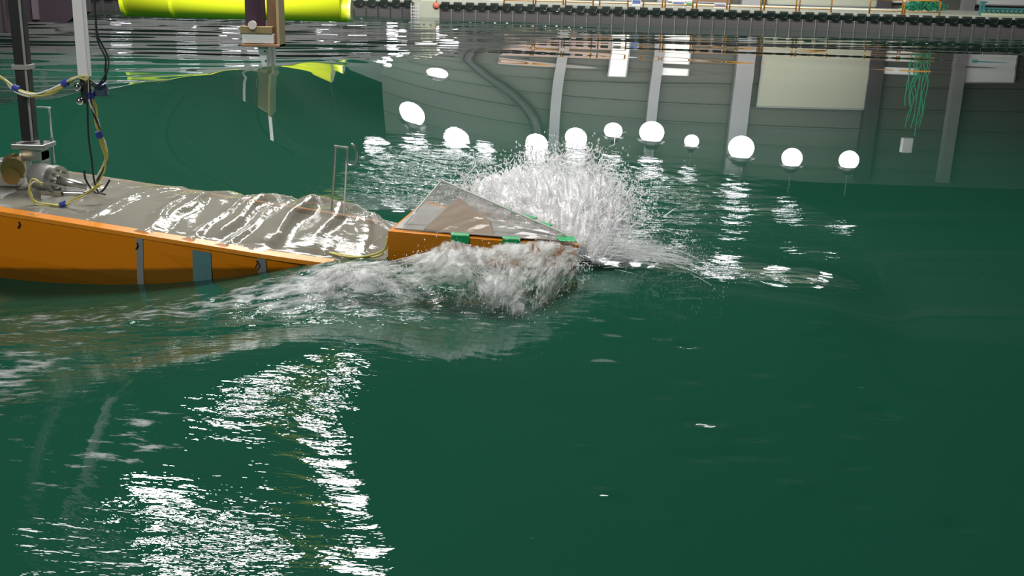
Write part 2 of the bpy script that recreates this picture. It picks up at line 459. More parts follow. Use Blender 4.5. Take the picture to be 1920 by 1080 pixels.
wall_board(1668, 1735, 0.9, 2.4, M_panel_white, 'cladding_panel', 'white wall panel behind the green netting', 'panel')
wall_board(1150, 1184, 0.66, 2.9, M_panel_white, 'white_locker', 'tall white locker beside the blue and white sign', 'locker')
wall_board(1244, 1300, 0.66, 2.5, M_panel_white, 'white_cabinet', 'broad white cabinet against the brown boarding', 'cabinet')
wall_board(1303.5, 1366, 0.66, 1.75, M_brownwood, 'timber_boarding', 'brown timber boarding beside the broad white cabinet', 'boarding')
wall_board(945, 1148, 0.66, 1.9, mat('pink_brown_boarding', (0.36, 0.28, 0.26), 0.6), 'wall_boarding', 'long pinkish brown boarding behind the leftmost guard rails', 'boarding')

# small signs and boxes standing on the quay
def sign(u0, u1, v0, v1, y, name, label, cat, face, stripe=None):
    a = at(u0, v1, y); b = at(u1, v0, y)
    w, h = abs(b.x - a.x), max(0.12, b.z - a.z)
    z0 = 0.63
    t = thing(name, label, cat, ((a.x + b.x) / 2, y, z0))
    zc = max(a.z, z0 + 0.02) - z0
    bm = bmesh.new(); box(bm, (0, 0, zc + h / 2), (w, 0.05, h), bevel=0.008); obj('board', bm, face, t)
    if stripe:
        bm = bmesh.new(); box(bm, (0, -0.03, zc + h * 0.55), (w * 0.84, 0.012, h * 0.45)); obj('printed_band', bm, stripe, t)
    for sx in (-1, 1):
        bm = bmesh.new(); box(bm, (sx * w * 0.42, 0.03, (zc + h) / 2), (0.03, 0.03, zc + h)); obj('leg', bm, M_white, t)
    return t
sign(1184, 1202, 0, 14, 46.6, 'sign_board', 'white sign board with a blue band standing near the pale column', 'sign', M_white, M_blue)
sign(1260, 1284, 3, 9, 46.6, 'sign_board', 'long low white sign with a blue band behind the guard rail', 'sign', M_white, M_blue)
sign(1286, 1298, 4, 13, 46.7, 'notice_board', 'small cream notice board with a green mark', 'sign', M_cream, M_net)
sign(1338, 1361, 7, 16, 46.6, 'sign_board', 'white sign board with a blue band hanging low behind the rail', 'sign', M_white, M_blue)
sign(1684, 1692, 21, 29, 46.9, 'notice_board', 'tiny pale yellow notice at the foot of the dark column', 'sign', M_cream)

# guard rails
RAILS = [(945, 1000, 'leftmost of the yellow guard rails on the quay'), (1004, 1056, 'second yellow guard rail from the left end'),
         (1060, 1112, 'third yellow guard rail from the left end'), (1124, 1177, 'yellow guard rail just left of the blue and white sign'),
         (1206, 1242, 'short yellow guard rail just right of the blue and white sign'), (1247, 1299, 'yellow guard rail in front of the broad white cabinet'),
         (1306, 1363, 'yellow guard rail in front of the timber boarding'), (1368, 1427, 'yellow guard rail in front of the pale column'),
         (1433, 1493, 'yellow guard rail at the left end of the beige shutter'), (1499, 1559, 'yellow guard rail before the middle of the beige shutter'),
         (1631, 1693, 'yellow guard rail in front of the dark column'), (1697, 1763, 'yellow guard rail in front of the green netting')]
for u0, u1, lab in RAILS:
    Y = 45.9 - 0.09 * (at(u0, 10, 45).x + 3)
    a, b = at(u0, 12, Y), at(u1, 12, Y)
    w = b.x - a.x
    t = thing('guard_rail', lab, 'guard rail', ((a.x + b.x) / 2, Y, 0.63), 'yellow guard rails along the quay')
    h, r = 0.56, 0.10
    pts = [(-w / 2, 0, 0), (-w / 2, 0, h - r), (-w / 2 + r * 0.3, 0, h - r * 0.3), (-w / 2 + r, 0, h), (w / 2 - r, 0, h), (w / 2 - r * 0.3, 0, h - r * 0.3), (w / 2, 0, h - r), (w / 2, 0, 0)]
    bm = bmesh.new(); tube(bm, pts, 0.032, 8); obj('hoop', bm, M_rail, t, True)
    bm = bmesh.new(); tube(bm, [(-w / 2, 0, 0.14), (w / 2, 0, 0.14)], 0.02, 8); obj('cross_bar', bm, M_rail, t, True)
    for sx in (-1, 1):
        bm = bmesh.new(); cyl(bm, (sx * w / 2, 0, 0), (sx * w / 2, 0, 0.02), 0.06); obj('foot_plate', bm, M_rail, t)

# wave maker: one paddle after another along the basin edge
def make_paddle():
    t = thing('wave_paddle', 'grey wave maker paddle with black hood in the row along the basin edge', 'wave maker', (0, 0, 0), 'row of wave maker paddles along the basin edge')
    bm = bmesh.new(); box(bm, (0, 0, -0.05), (0.465, 0.05, 0.90), bevel=0.006);
    obj('plate', bm, M_plate, t)
    bm = bmesh.new()
    prism(bm, [(-0.15, -0.10, 0.40), (-0.15, -0.12, 0.60), (-0.15, -0.06, 0.67), (-0.15, 0.16, 0.67), (-0.15, 0.16, 0.40)], (0.30, 0, 0))
    prism(bm, [(-0.24, 0.00, 0.40), (-0.24, -0.02, 0.56), (-0.24, 0.14, 0.60), (-0.24, 0.14, 0.40)], (0.48, 0, 0))
    obj('hood', bm, M_hood, t)
    bm = bmesh.new(); box(bm, (0.05, -0.115, 0.435), (0.10, 0.03, 0.035), bevel=0.005); box(bm, (0.115, -0.13, 0.52), (0.025, 0.02, 0.10))
    c = obj('latch', bm, M_chrome, t); c['label'] = 'bright steel latch'
    bm = bmesh.new(); cyl(bm, (-0.21, -0.04, -0.3), (-0.21, -0.04, 0.40), 0.006, n=8); obj('pull_rod', bm, M_plate, t)
    return t
paddle0 = make_paddle(); used = False
def place_paddles(a, b, step=0.485):
    global used
    a, b = Vector(a), Vector(b); d = (b - a); n = int(d.length / step); d.normalize()
    ang = math.atan2(d.y, d.x)
    for i in range(n):
        p = a + d * (step * (i + 0.5))
        o = paddle0 if not used else dup(paddle0); used = True
        o.location = (p.x, p.y, 0); o.rotation_euler = (0, 0, ang)
place_paddles((-3.15, 44.6, 0), (21.5, 42.3, 0))
place_paddles((-18.2, 44.0, 0), (-4.15, 45.9, 0))

# the gap in the paddles: ladder, cabinet, ball
p = at(779, 40, 45.7)
t = thing('ladder', 'white slatted ladder at the gap between the wave paddles', 'ladder', (p.x, 45.55, -0.1))
for sx in (-0.16, 0.16):
    bm = bmesh.new(); box(bm, (sx, 0, 0.3), (0.035, 0.05, 0.75)); obj('upright', bm, M_white, t)
for k in range(5):
    bm = bmesh.new(); box(bm, (0, 0, 0.02 + k * 0.13), (0.30, 0.04, 0.03)); obj('rung', bm, M_white, t)
for k in range(3):
    bm = bmesh.new(); box(bm, (-0.08 + k * 0.08, 0, 0.3), (0.02, 0.03, 0.68)); obj('bar', bm, M_white, t)
p = at(804, 12, 47)
t = thing('control_cabinet', 'pale green cabinet with two dark windows in the gap between the wave paddles', 'cabinet', (p.x, 47.0, 0.28))
bm = bmesh.new(); box(bm, (0, 0, 0.75), (0.62, 0.4, 0.85), bevel=0.015); obj('body', bm, M_cream, t)
bm = bmesh.new(); box(bm, (0.05, -0.1, 0.28), (0.75, 0.6, 0.1)); obj('plinth', bm, M_white, t)
for sx in (-0.17, 0.12):
    bm = bmesh.new(); box(bm, (sx, -0.2, 0.72), (0.11, 0.03, 0.34)); obj('window', bm, M_darkcol, t)
bm = bmesh.new(); box(bm, (0.1, -0.6, 0.12), (0.9, 0.5, 0.12)); obj('dark_base', bm, M_darkcol, t)
p = at(818, 11, 45.2)
t = thing('ball_float', 'orange ball float beside the pale green cabinet', 'float', (p.x, 45.2, p.z))
bm = bmesh.new(); ball(bm, (0, 0, 0), 0.15, 20); obj('ball', bm, M_orangeball, t, True)
bm = bmesh.new(); cyl(bm, (0, 0, 0.14), (0, 0, 0.2), 0.03); obj('eye', bm, M_shade, t)

# netting on the quay wall and the cream roller bench
p = at(1735, 10, 50)
t = thing('netting_pile', 'green rope netting heaped and hung behind the guard rail', 'netting', (p.x, 50, 0.63))
bm = bmesh.new()
r_ = random.Random(3)
for k in range(34):
    x0 = r_.uniform(-0.9, 0.9); pts = []
    for i in range(7):
        pts.append((x0 + r_.uniform(-0.25, 0.25), r_.uniform(-0.3, 0.3), 0.02 + (0.62 - abs(x0) * 0.4) * abs(math.sin(i * 1.1 + k))))
    tube(bm, smooth_path(pts, 4), 0.02, 5)
obj('heap', bm, M_net, t, True)
for k in range(12):
    x0 = r_.uniform(-0.5, 0.7); top = r_.uniform(2.4, 4.2)
    bm = bmesh.new(); tube(bm, smooth_path([(x0 + r_.uniform(-.12, .12), 0.2, 0.1 + top * i / 6) for i in range(7)], 4), 0.024, 5)
    obj('hanging_rope', bm, M_net, t, True)
bm = bmesh.new(); cyl(bm, (-0.05, 0.1, 0.5), (0.05, 0.1, 0.95), 0.05, 0.14, 12); c = obj('rope_end', bm, mat('rust_rope', (0.35, 0.15, 0.08), 0.7), t); c['label'] = 'rust brown rope end'
bm = bmesh.new(); box(bm, (0.1, 0.3, 4.6), (0.5, 0.3, 0.7), bevel=0.05); obj('hanger', bm, M_white, t)

p0, p1 = at(1838, 30, 47), at(1990, 30, 47)
t = thing('roller_bench', 'cream bench with a row of dark rollers at the right end of the quay', 'bench', (p0.x, 47, 0.62))
W = p1.x - p0.x
bm = bmesh.new(); box(bm, (W / 2, 0, 0.06), (W, 0.3, 0.10), bevel=0.01); obj('bed', bm, M_cream, t)
bm = bmesh.new(); box(bm, (W / 2, 0.1, 0.30), (W, 0.12, 0.07), bevel=0.01); obj('top_beam', bm, M_teal, t)
bm = bmesh.new(); box(bm, (W / 2, 0.12, 0.2), (W, 0.04, 0.2)); obj('back_plate', bm, M_cream, t)
for k in range(14):
    bm = bmesh.new(); cyl(bm, (0.12 + k * 0.19, -0.10, 0.19), (0.12 + k * 0.19, 0.08, 0.19), 0.06, n=14); obj('roller', bm, M_teal, t, True)
for sx in (-0.05, 0.08):
    bm = bmesh.new(); box(bm, (sx, -0.02, 0.26), (0.07, 0.08, 0.52)); box(bm, (sx + 0.03, -0.02, 0.54), (0.16, 0.08, 0.07)); obj('teal_post', bm, M_teal, t)

# ------------------------------------------------------------------ lamps of the hall
def make_lamp(m, r=0.42):
    t = thing('hall_lamp', '', 'lamp', (0, 0, 0), 'bright hall lamps over the quay')
    bm = bmesh.new(); g = bmesh.ops.create_uvsphere(bm, u_segments=20, v_segments=12, radius=r); obj('bulb', bm, m, t, True)
    bm = bmesh.new(); cyl(bm, (0, 0, r * 0.7), (0, 0, r * 1.5), r * 1.25, r * 0.3, 20); obj('shade', bm, M_shade, t, True)
    bm = bmesh.new(); cyl(bm, (0, 0, r * 1.4), (0, 0, 1.6), 0.02, n=6); obj('hanger_rod', bm, M_shade, t)
    return t
LAMPS = [(3.26, 54, 6.34, .93), (5.02, 54, 5.76, .77), (6.87, 54, 5.68, 1.05), (8.83, 54, 6.02, .62), (11.26, 54, 6.21, 1.1), (13.78, 54, 6.61, .88), (16.57, 54, 6.6, .84),
         (-6.21, 54, 8.8, 0.9), (-4.42, 54, 6.64, 1.0), (-3.36, 54, 3.58, .85), (-4.06, 54, 1.5, .45), (-6.07, 54, 2.31, .5), (-5.65, 54, 3.8, .5),
         (-2.4, 54, 7.4, 1.05), (-1.0, 54, 7.99, .75), (1.40, 54, 6.94, .95)]
lamp0 = make_lamp(M_lamp)
names = ['first', 'second', 'third', 'fourth', 'fifth', 'sixth', 'seventh']
for i, (x, y, z, s) in enumerate(LAMPS):
    o = lamp0 if i == 0 else dup(lamp0)
    o.location = (x, y, z); o.scale = (s * 1.35,) * 3
    if i < 7: o['label'] = 'hall lamp mirrored in the water, %s from the left of the long right-hand row' % names[i]
    elif i < 13: o['label'] = 'hall lamp mirrored in the water, %s from the near end of the receding left row' % names[i - 7]
    else: o['label'] = 'hall lamp mirrored above the bow splash, %s from the left' % names[i - 13]

M_tube = mat('tube_glow', (1, 1, 1), 0.4, emit=((0.95, 0.94, 1.0), 16.0))
tubes = [(-22, 62, 5.0), (-18.4, 62, 5.0), (-14.5, 62, 5.0), (-10.6, 62, 5.0), (-17, 66, 6.6), (-9.5, 66, 6.6)]
tt = thing('tube_lamp', '', 'lamp', tubes[0], 'tube lamps over the far left of the hall')
bm = bmesh.new(); cyl(bm, (-0.55, 0, 0), (0.55, 0, 0), 0.06, n=12); obj('tube', bm, M_tube, tt, True)
bm = bmesh.new(); box(bm, (0, 0, 0.12), (1.3, 0.24, 0.08), bevel=0.02); obj('reflector', bm, M_shade, tt)
bm = bmesh.new(); cyl(bm, (0, 0, 0.18), (0, 0, 4.0), 0.02, n=6); obj('hanger_rod', bm, M_shade, tt)
for i, p in enumerate(tubes):
    o = tt if i == 0 else dup(tt, p)
    o['label'] = 'tube lamp mirrored in the streaky far water, %s of the %s row' % (('first', 'second', 'third', 'fourth')[i if i < 4 else i - 4], 'lower' if i < 4 else 'higher')

# crane with floods above the left part of the basin, seen as a reflection in the near wave
t = thing('overhead_crane', 'yellow crane girder over the basin, mirrored in the near wave', 'crane', (-3.5, 20.5, 8.9))
bm = bmesh.new(); box(bm, (0, 0, 0), (2.0, 0.7, 1.5), bevel=0.03); obj('girder', bm, M_crane, t)
bm = bmesh.new(); box(bm, (0, -0.37, 0.7), (2.0, 0.08, 0.1)); box(bm, (0, -0.37, -0.7), (2.0, 0.08, 0.1)); obj('flange', bm, M_crane, t)
def flood(loc, w, h, label):
    t = thing('flood_light', label, 'lamp', loc, 'flood lights hung over the basin')
    bm = bmesh.new(); box(bm, (0, 0, 0), (w, 0.06, h), bevel=0.01); obj('lens', bm, M_flood, t)
    bm = bmesh.new(); box(bm, (0, 0.14, 0), (w + 0.1, 0.2, h + 0.1), bevel=0.02); obj('housing', bm, M_shade, t)
    bm = bmesh.new(); box(bm, (0, 0.15, h / 2 + 0.3), (0.06, 0.06, 0.5)); obj('bracket', bm, M_shade, t)
    t.rotation_euler = (math.radians(35), 0, 0)
    return t
flood((-4.1, 19.1, 8.5), 1.0, 1.0, 'wide flood light mirrored left of the yellow reflection in the near wave')
flood((-2.40, 19.1, 8.8), 0.55, 1.3, 'tall flood light mirrored right of the yellow reflection in the near wave')

# ------------------------------------------------------------------ the ship model
ship = thing('ship_model', 'orange ship model under clear plastic film, its bow diving into a wave', 'ship model', SO)
ship.rotation_euler = SM.to_euler()

# hull: station curves
def hull_mesh():
    bm = bmesh.new()
    S = [-5.6, -5.0, -4.2, -3.4, -2.8, -2.3, -1.9, -1.6, -1.35, -1.15, -1.0]
    rows = []
    for s in S:
        b = half_beam(s) if s > -4.5 else HB * (1 - 0.35 * ((-s - 4.5) / 1.1) ** 2)
        zb = -0.62
        prof = [(b, 0.0), (b, -0.08), (b, -0.26), (b * 0.985, -0.33), (b * 0.94, -0.42), (b * 0.80, -0.52), (b * 0.5, -0.60), (0.0, zb)]
        fl = min(max((s + 2.2) / 1.4, 0), 1)       # finer sections towards the bow
        prof = [(y * (1 - fl * 0.55 * min(1, -z / 0.5)), z) for y, z in prof]
        row = [bm.verts.new((s, -y, z)) for y, z in prof] + [bm.verts.new((s, y, z)) for y, z in prof[-2::-1]]
        rows.append(row)
    for i in range(len(rows) - 1):
        for k in range(len(rows[0]) - 1):
            bm.faces.new((rows[i][k], rows[i + 1][k], rows[i + 1][k + 1], rows[i][k + 1]))
    bm.faces.new(rows[0]); bm.faces.new(rows[-1][::-1])
    return bm
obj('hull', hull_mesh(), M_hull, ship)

# forecastle block with its aft end standing as a vertical face
def fc_half(s):
    t = min(max(-s / 1.0, 0), 1); return 0.335 * t ** 0.85 + 0.012
def fc_mesh():
    bm = bmesh.new(); rows = []
    for i in range(13):
        s = -1.0 + i / 12
        y = fc_half(s); zt = 0.212 - 0.02 * (i / 12)
        rake = 0.06 * (i / 12)
        prof = [(y, zt, 0), (y * 0.96, 0.10, 0), (y * 0.86, -0.06, -rake), (y * 0.66, -0.28, -rake), (y * 0.4, -0.46, 0), (0, -0.6, 0.0)]
        rows.append([bm.verts.new((s + dx, -a, z)) for a, z, dx in prof] + [bm.verts.new((s + dx, a, z)) for a, z, dx in prof[-2::-1]])
    for i in range(12):
        for k in range(len(rows[0]) - 1):
            bm.faces.new((rows[i][k], rows[i + 1][k], rows[i + 1][k + 1], rows[i][k + 1]))
        bm.faces.new((rows[i][0], rows[i][-1], rows[i + 1][-1], rows[i + 1][0]))
    bm.faces.new(rows[0]); bm.faces.new(rows[-1][::-1])
    return bm
obj('forecastle', fc_mesh(), M_orange, ship)

bm = bmesh.new()
prism(bm, [(-0.985, -0.29, 0.2125), (-0.6, -0.19, 0.2125), (-0.3, -0.10, 0.209), (-0.05, -0.006, 0.206), (-0.05, 0.006, 0.206), (-0.3, 0.10, 0.209), (-0.6, 0.19, 0.2125), (-0.985, 0.29, 0.2125)], (0, 0, 0.005))
obj('forecastle_deck', bm, mat('grey_deck', (0.33, 0.32, 0.29), 0.5, noise=(8, 0.2)), ship)
# bright rim strips along both deck edges
for sgn in (-1, 1):
    bm = bmesh.new(); pv = None
    for i in range(40):
        s = -5.0 + i * (3.72 / 39)
        b = half_beam(s)
        q = [bm.verts.new((s, sgn * (b + 0.006), -0.012)), bm.verts.new((s, sgn * (b + 0.006), 0.012)), bm.verts.new((s, sgn * (b - 0.055), 0.02)), bm.verts.new((s, sgn * (b - 0.055), -0.012))]
        if pv:
            for k in range(4): bm.faces.new((pv[k], pv[(k + 1) % 4], q[(k + 1) % 4], q[k]))
        pv = q
    obj('deck_rim', bm, M_orange_edge, ship)
bm = bmesh.new(); prism(bm, [(-5.0, -0.42, 0.0), (-1.2, -0.36, 0.0), (-1.2, 0.36, 0.0), (-5.0, 0.42, 0.0)], (0, 0, 0.008)); obj('deck', bm, M_deck, ship)

# tape strips on the near side
def side_strip(s0, s1, z0, z1, m, name):
    bm = bmesh.new(); n = 10
    a = []
    for k in range(n + 1):
        z = z1 + (z0 - z1) * k / n
        if z > -0.26: f = 1
        elif z > -0.33: f = 1 - 0.015 * (-z - 0.26) / 0.07
        else: f = 0.985 - 0.045 * (-z - 0.33) / 0.09
        row = []
        for s in (s0, s1):
            fl = min(max((s + 2.2) / 1.4, 0), 1)
            row.append(bm.verts.new((s, -(half_beam(s) * f * (1 - fl * 0.55 * min(1, -z / 0.5)) + 0.004), z)))
        a.append(row)
    for k in range(n): bm.faces.new((a[k][0], a[k][1], a[k + 1][1], a[k + 1][0]))
    return obj(name, bm, m, ship)
side_strip(-2.425, -2.385, -0.40, -0.012, M_tape_grey, 'tape_strip')['label'] = 'narrow grey tape strip'
side_strip(-2.085, -1.975, -0.40, -0.03, M_tape_teal, 'tape_strip')['label'] = 'wide blue-grey tape strip'
side_strip(-1.70, -1.65, -0.40, 0.0, M_tape_grey, 'tape_strip')['label'] = 'grey tape strip near the bow'
for s, z in ((-3.16, -0.03), (-2.42, -0.04), (-1.70, -0.03)):
    bm = bmesh.new(); tube(bm, [(s, -HB - 0.007, z), (s + 0.008, -HB - 0.009, z - 0.015), (s - 0.006, -HB - 0.009, z - 0.04)], 0.004, 6)
    obj('draught_tick', bm, M_black, ship)

# crumpled clear film over the deck
def film_material(name, tint, alpha, amax=0.97):
    m = bpy.data.materials.new(name); m.use_nodes = True
    nt = m.node_tree; N = nt.nodes; L = nt.links
    b = N['Principled BSDF']; b.inputs['Base Color'].default_value = (*tint, 1); b.inputs['Roughness'].default_value = 0.07
    b.inputs['IOR'].default_value = 1.5; b.inputs['Specular IOR Level'].default_value = 0.6
    tr = N.new('ShaderNodeBsdfTransparent'); mx = N.new('ShaderNodeMixShader')
    tc = N.new('ShaderNodeTexCoord'); n = N.new('ShaderNodeTexNoise'); n.inputs['Scale'].default_value = 14; n.inputs['Detail'].default_value = 4
    mp = N.new('ShaderNodeMapping'); mp.inputs['Rotation'].default_value = (0, 0, 0.9); mp.inputs['Scale'].default_value = (0.25, 0.9, 1)
    L.new(tc.outputs['Object'], mp.inputs['Vector']); L.new(mp.outputs['Vector'], n.inputs['Vector'])
    bp = N.new('ShaderNodeBump'); bp.inputs['Strength'].default_value = 0.35; bp.inputs['Distance'].default_value = 0.02
    L.new(n.outputs['Fac'], bp.inputs['Height']); L.new(bp.outputs['Normal'], b.inputs['Normal'])
    lw = N.new('ShaderNodeLayerWeight'); lw.inputs['Blend'].default_value = 0.35
    mr = N.new('ShaderNodeMapRange'); mr.inputs['To Min'].default_value = alpha; mr.inputs['To Max'].default_value = amax
    L.new(lw.outputs['Facing'], mr.inputs['Value']); L.new(mr.outputs['Result'], mx.inputs['Fac'])
    L.new(tr.outputs[0], mx.inputs[1]); L.new(b.outputs[0], mx.inputs[2]); L.new(mx.outputs[0], N['Material Output'].inputs['Surface'])
    return m
M_film = film_material('clear_film', (0.29, 0.285, 0.24), 0.60)
M_film2 = film_material('clear_film_bow', (0.46, 0.46, 0.44), 0.22, 0.62)

def film_mesh():
    ns, nl = 190, 70
    S = np.linspace(-4.6, -1.03, ns); Lr = np.linspace(-1, 1, nl)
    s, l = np.meshgrid(S, Lr, indexing='ij')
    hb = np.array([half_beam(v) for v in S])[:, None] * np.ones_like(l)
    hb = np.where(s > -1.35, np.minimum(hb, 0.42), hb)
    # height of what the film is stretched over
    ridge = 0.030 + 0.120 * np.exp(-((s + 1.50) / 0.50) ** 2) + 0.05 * np.exp(-((s + 2.2) / 0.4) ** 2)
    crown = np.clip(1 - np.abs(l - 0.15) / 1.0, 0, 1) ** 0.8
    z = 0.014 + ridge * crown
    # sharp folds over the hatch beams, running across the ship
    r = np.random.default_rng(5)
    for q0, a, c0, w, tilt in ((-3.05, .018, 0, .07, .1), (-2.72, .035, .1, .09, .16), (-2.42, .030, -.3, .05, -.1), (-2.30, .050, .1, .10, .12), (-2.02, .030, -.35, .04, .2),
                               (-1.93, .075, .2, .11, .10), (-1.78, .03, -.3, .04, .25), (-1.62, .085, .1, .10, .14), (-1.42, .060, .25, .09, .05), (-1.22, .05, .3, .06, -.2)):
        q = s - q0 - tilt * (l * hb) - 0.012 * np.sin(9 * l + q0 * 7)
        tooth = np.where(q > 0, np.clip(1 - q / (w * 0.45), 0, 1), np.clip(1 + q / (w * 1.6), 0, 1))
        z += 0.8 * a * tooth * np.clip(1 - ((l - c0) / (1.05 + abs(c0) * 0.4)) ** 2, 0, 1) ** 0.8
    for i in range(18):
        th = r.normal(0.2, 0.6); k = r.uniform(10, 32); z += 0.028 / k * np.sin(k * (math.cos(th) * s + math.sin(th) * l * hb) + r.random() * 6) * np.clip(1 - l ** 4, 0, 1)
    # film hangs down to the low deck at its bow end
    z = np.where(s > -1.35, z * (1 - 0.35 * ((s + 1.35) / 0.32)) , z)
    y = l * (hb - 0.018)
    v = np.stack([s, y, z], -1).reshape(-1, 3)
    idx = np.arange(ns * nl).reshape(ns, nl)
    f = np.stack([idx[:-1, :-1], idx[1:, :-1], idx[1:, 1:], idx[:-1, 1:]], -1).reshape(-1, 4)
    return v, f
v, f = film_mesh()
mesh_np('film_cover', v, f, M_film, ship)

# film tent over the forecastle, with the beige board inside
A = Vector((-0.81, 0.03, 0.44)); Bq = Vector((-0.06, 0.03, 0.225))
def tent():
    bm = bmesh.new()
    near = [(-0.93, -0.30, 0.216), (-0.6, -0.205, 0.216), (-0.3, -0.115, 0.214), (-0.04, -0.02, 0.212)]
    far = [(-0.93, 0.30, 0.216), (-0.6, 0.205, 0.216), (-0.3, 0.115, 0.214), (-0.04, 0.02, 0.212)]
    rid = [A, A.lerp(Bq, 0.33), A.lerp(Bq, 0.66), Bq]
    nV, fV, rV = [[bm.verts.new(p) for p in q] for q in (near, far, rid)]
    aft = [bm.verts.new((-0.985, 0.20, 0.20)), bm.verts.new((-0.985, -0.20, 0.20))]
    for i in range(3):
        bm.faces.new((nV[i], nV[i + 1], rV[i + 1], rV[i])); bm.faces.new((fV[i + 1], fV[i], rV[i], rV[i + 1]))
    bm.faces.new((nV[0], rV[0], aft[1])); bm.faces.new((rV[0], fV[0], aft[0])); bm.faces.new((aft[1], rV[0], aft[0]))
    bmesh.ops.subdivide_edges(bm, edges=bm.edges[:], cuts=5, use_grid_fill=True)
    r = random.Random(4)
    for v in bm.verts: v.co += Vector((r.uniform(-1, 1), r.uniform(-1, 1), r.uniform(-1, 1))) * 0.0045
    return bm
obj('bow_film', tent(), M_film2, ship)
def tent_pt(f, t):
    near = Vector((-0.93, -0.30, 0.216)).lerp(Vector((-0.04, -0.02, 0.212)), f); return near.lerp(A.lerp(Bq, f), t)
bm = bmesh.new(); prism(bm, [tent_pt(0.10, 0.05), tent_pt(0.52, 0.05), tent_pt(0.44, 0.50), tent_pt(0.16, 0.80)], (0.004, 0.016, -0.006)); bmesh.ops.translate(bm, vec=(0.003, 0.014, -0.005), verts=bm.verts[:]); obj('breakwater_board', bm, M_wood, ship)
bm = bmesh.new(); tube(bm, [(-0.965, -0.22, 0.2), (-0.82, 0.02, 0.435)], 0.006, 6); tube(bm, [(-0.82, 0.02, 0.44), (-0.08, 0.02, 0.235)], 0.006, 6); obj('film_seam', bm, M_wire_w, ship)
# green tape pieces
def tape(s, y, z, ls, ly, rot=0.0, hang=0.0):
    bm = bmesh.new(); box(bm, (0, 0, 0), (ls, ly, 0.006), bevel=0.002)
    if hang: box(bm, (0, -ly / 2, -hang / 2), (ls, 0.005, hang), bevel=0.002)
    o = obj('green_tape', bm, M_tape_green, ship, loc=(s, y, z)); o.rotation_euler = (0, 0, rot); return o
tape(-0.63, -fc_half(-0.63) + 0.02, 0.217, 0.10, 0.05, 0.33, 0.045)
tape(-0.36, -fc_half(-0.36) + 0.02, 0.214, 0.10, 0.05, 0.33, 0.03)
tape(-0.07, -0.02, 0.222, 0.10, 0.10, 0.4)
tape(-0.34, 0.10, 0.285, 0.16, 0.03, -0.33)
tape(-0.22, 0.07, 0.262, 0.10, 0.04, -0.33)
tape(-0.48, 0.15, 0.30, 0.12, 0.02, -0.33)
# cables running under the bow end of the film
for k in range(2):
    bm = bmesh.new(); tube(bm, smooth_path([(-1.55 + 0.1 * k, -0.30, 0.03), (-1.2, -0.33 - .02 * k, 0.03), (-1.03, -0.34, 0.07 + 0.02 * k), (-1.012, -0.31, 0.17)], 6), 0.006, 6)
    obj('deck_wire', bm, M_wire_y, ship, True)

# relative wave probe: two thin rods, cross piece and hooked tube standing on the deck
pr = bpy.data.objects.new('wave_probe', None); pr.parent = ship; pr.location = (-1.44, 0.0, 0.17); COL.objects.link(pr); pr['label'] = 'wave probe of two thin rods with a hooked tube'
bm = bmesh.new(); cyl(bm, (-0.015, 0, 0.0), (-0.01, 0, 0.385), 0.006, n=8); obj('rod', bm, M_steel, pr)
bm = bmesh.new(); cyl(bm, (0.06, 0, -0.02), (0.062, 0, 0.375), 0.005, n=8); obj('rod', bm, M_white, pr)
bm = bmesh.new(); box(bm, (0.026, 0, 0.382), (0.085, 0.012, 0.012)); obj('cross_piece', bm, M_greyp, pr)
bm = bmesh.new(); tube(bm, smooth_path([(0.085, 0, 0.41), (0.11, 0, 0.39), (0.12, 0, 0.345), (0.11, 0, 0.30), (0.085, 0, 0.285), (0.065, 0, 0.30), (0.062, 0, 0.38)], 6), 0.006, 8); obj('hooked_tube', bm, M_steel, pr, True)

# ------------------------------------------------------------------ towing gear on the left
DK = s2w((-3.35, 0.0, 0.0))
tp = thing('towing_rod', 'black square towing rod with steel gimbal on the ship deck', 'towing rod', (-2.94, 6.62, 0.33))
bm = bmesh.new(); box(bm, (0, 0, 0.34 + 1.35), (0.078, 0.07, 2.7), bevel=0.006); obj('rod', bm, M_black, tp)
bm = bmesh.new(); box(bm, (0.03, -0.037, 0.34 + 1.35), (0.012, 0.008, 2.7)); obj('edge_rail', bm, M_greyp, tp)
bm = bmesh.new(); box(bm, (0.0, 0, 0.78), (0.10, 0.10, 0.03), bevel=0.004); obj('collar', bm, M_greyp, tp)
bm = bmesh.new(); box(bm, (0.02, 0, 0.315), (0.20, 0.18, 0.028), bevel=0.004); pl = obj('flange', bm, M_steel, tp)
for sx, sy in ((-0.065, -0.07), (0.10, -0.07), (-0.065, 0.07), (0.10, 0.07)):
    bm = bmesh.new(); cyl(bm, (sx, sy, 0.32), (sx, sy, 0.352), 0.011, n=6); obj('bolt', bm, M_chrome, pl)
bm = bmesh.new(); box(bm, (0.02, 0.0, 0.265), (0.13, 0.12, 0.08), bevel=0.004); box(bm, (-0.038, 0, 0.20), (0.014, 0.13, 0.16)); box(bm, (0.078, 0, 0.20), (0.014, 0.13, 0.16)); obj('yoke', bm, M_steel, tp)
bm = bmesh.new(); cyl(bm, (-0.09, -0.05, 0.20), (-0.05, -0.16, 0.19), 0.068, n=24); obj('bearing_disc', bm, M_brass, tp, False)
bm = bmesh.new(); cyl(bm, (-0.07, -0.13, 0.155), (-0.055, -0.175, 0.15), 0.05, n=20); obj('bearing_cap', bm, M_brass, tp)
bm = bmesh.new(); box(bm, (-0.16, 0.02, 0.14), (0.14, 0.12, 0.16), bevel=0.006); obj('side_bracket', bm, M_steel, tp)
bm = bmesh.new(); cyl(bm, (0.04, -0.05, 0.14), (0.19, -0.11, 0.125), 0.078, n=28); mt = obj('motor', bm, M_greyp, tp, True)
bm = bmesh.new(); cyl(bm, (0.165, -0.10, 0.1275), (0.20, -0.114, 0.124), 0.086, n=28); obj('motor_flange', bm, M_steel, mt)
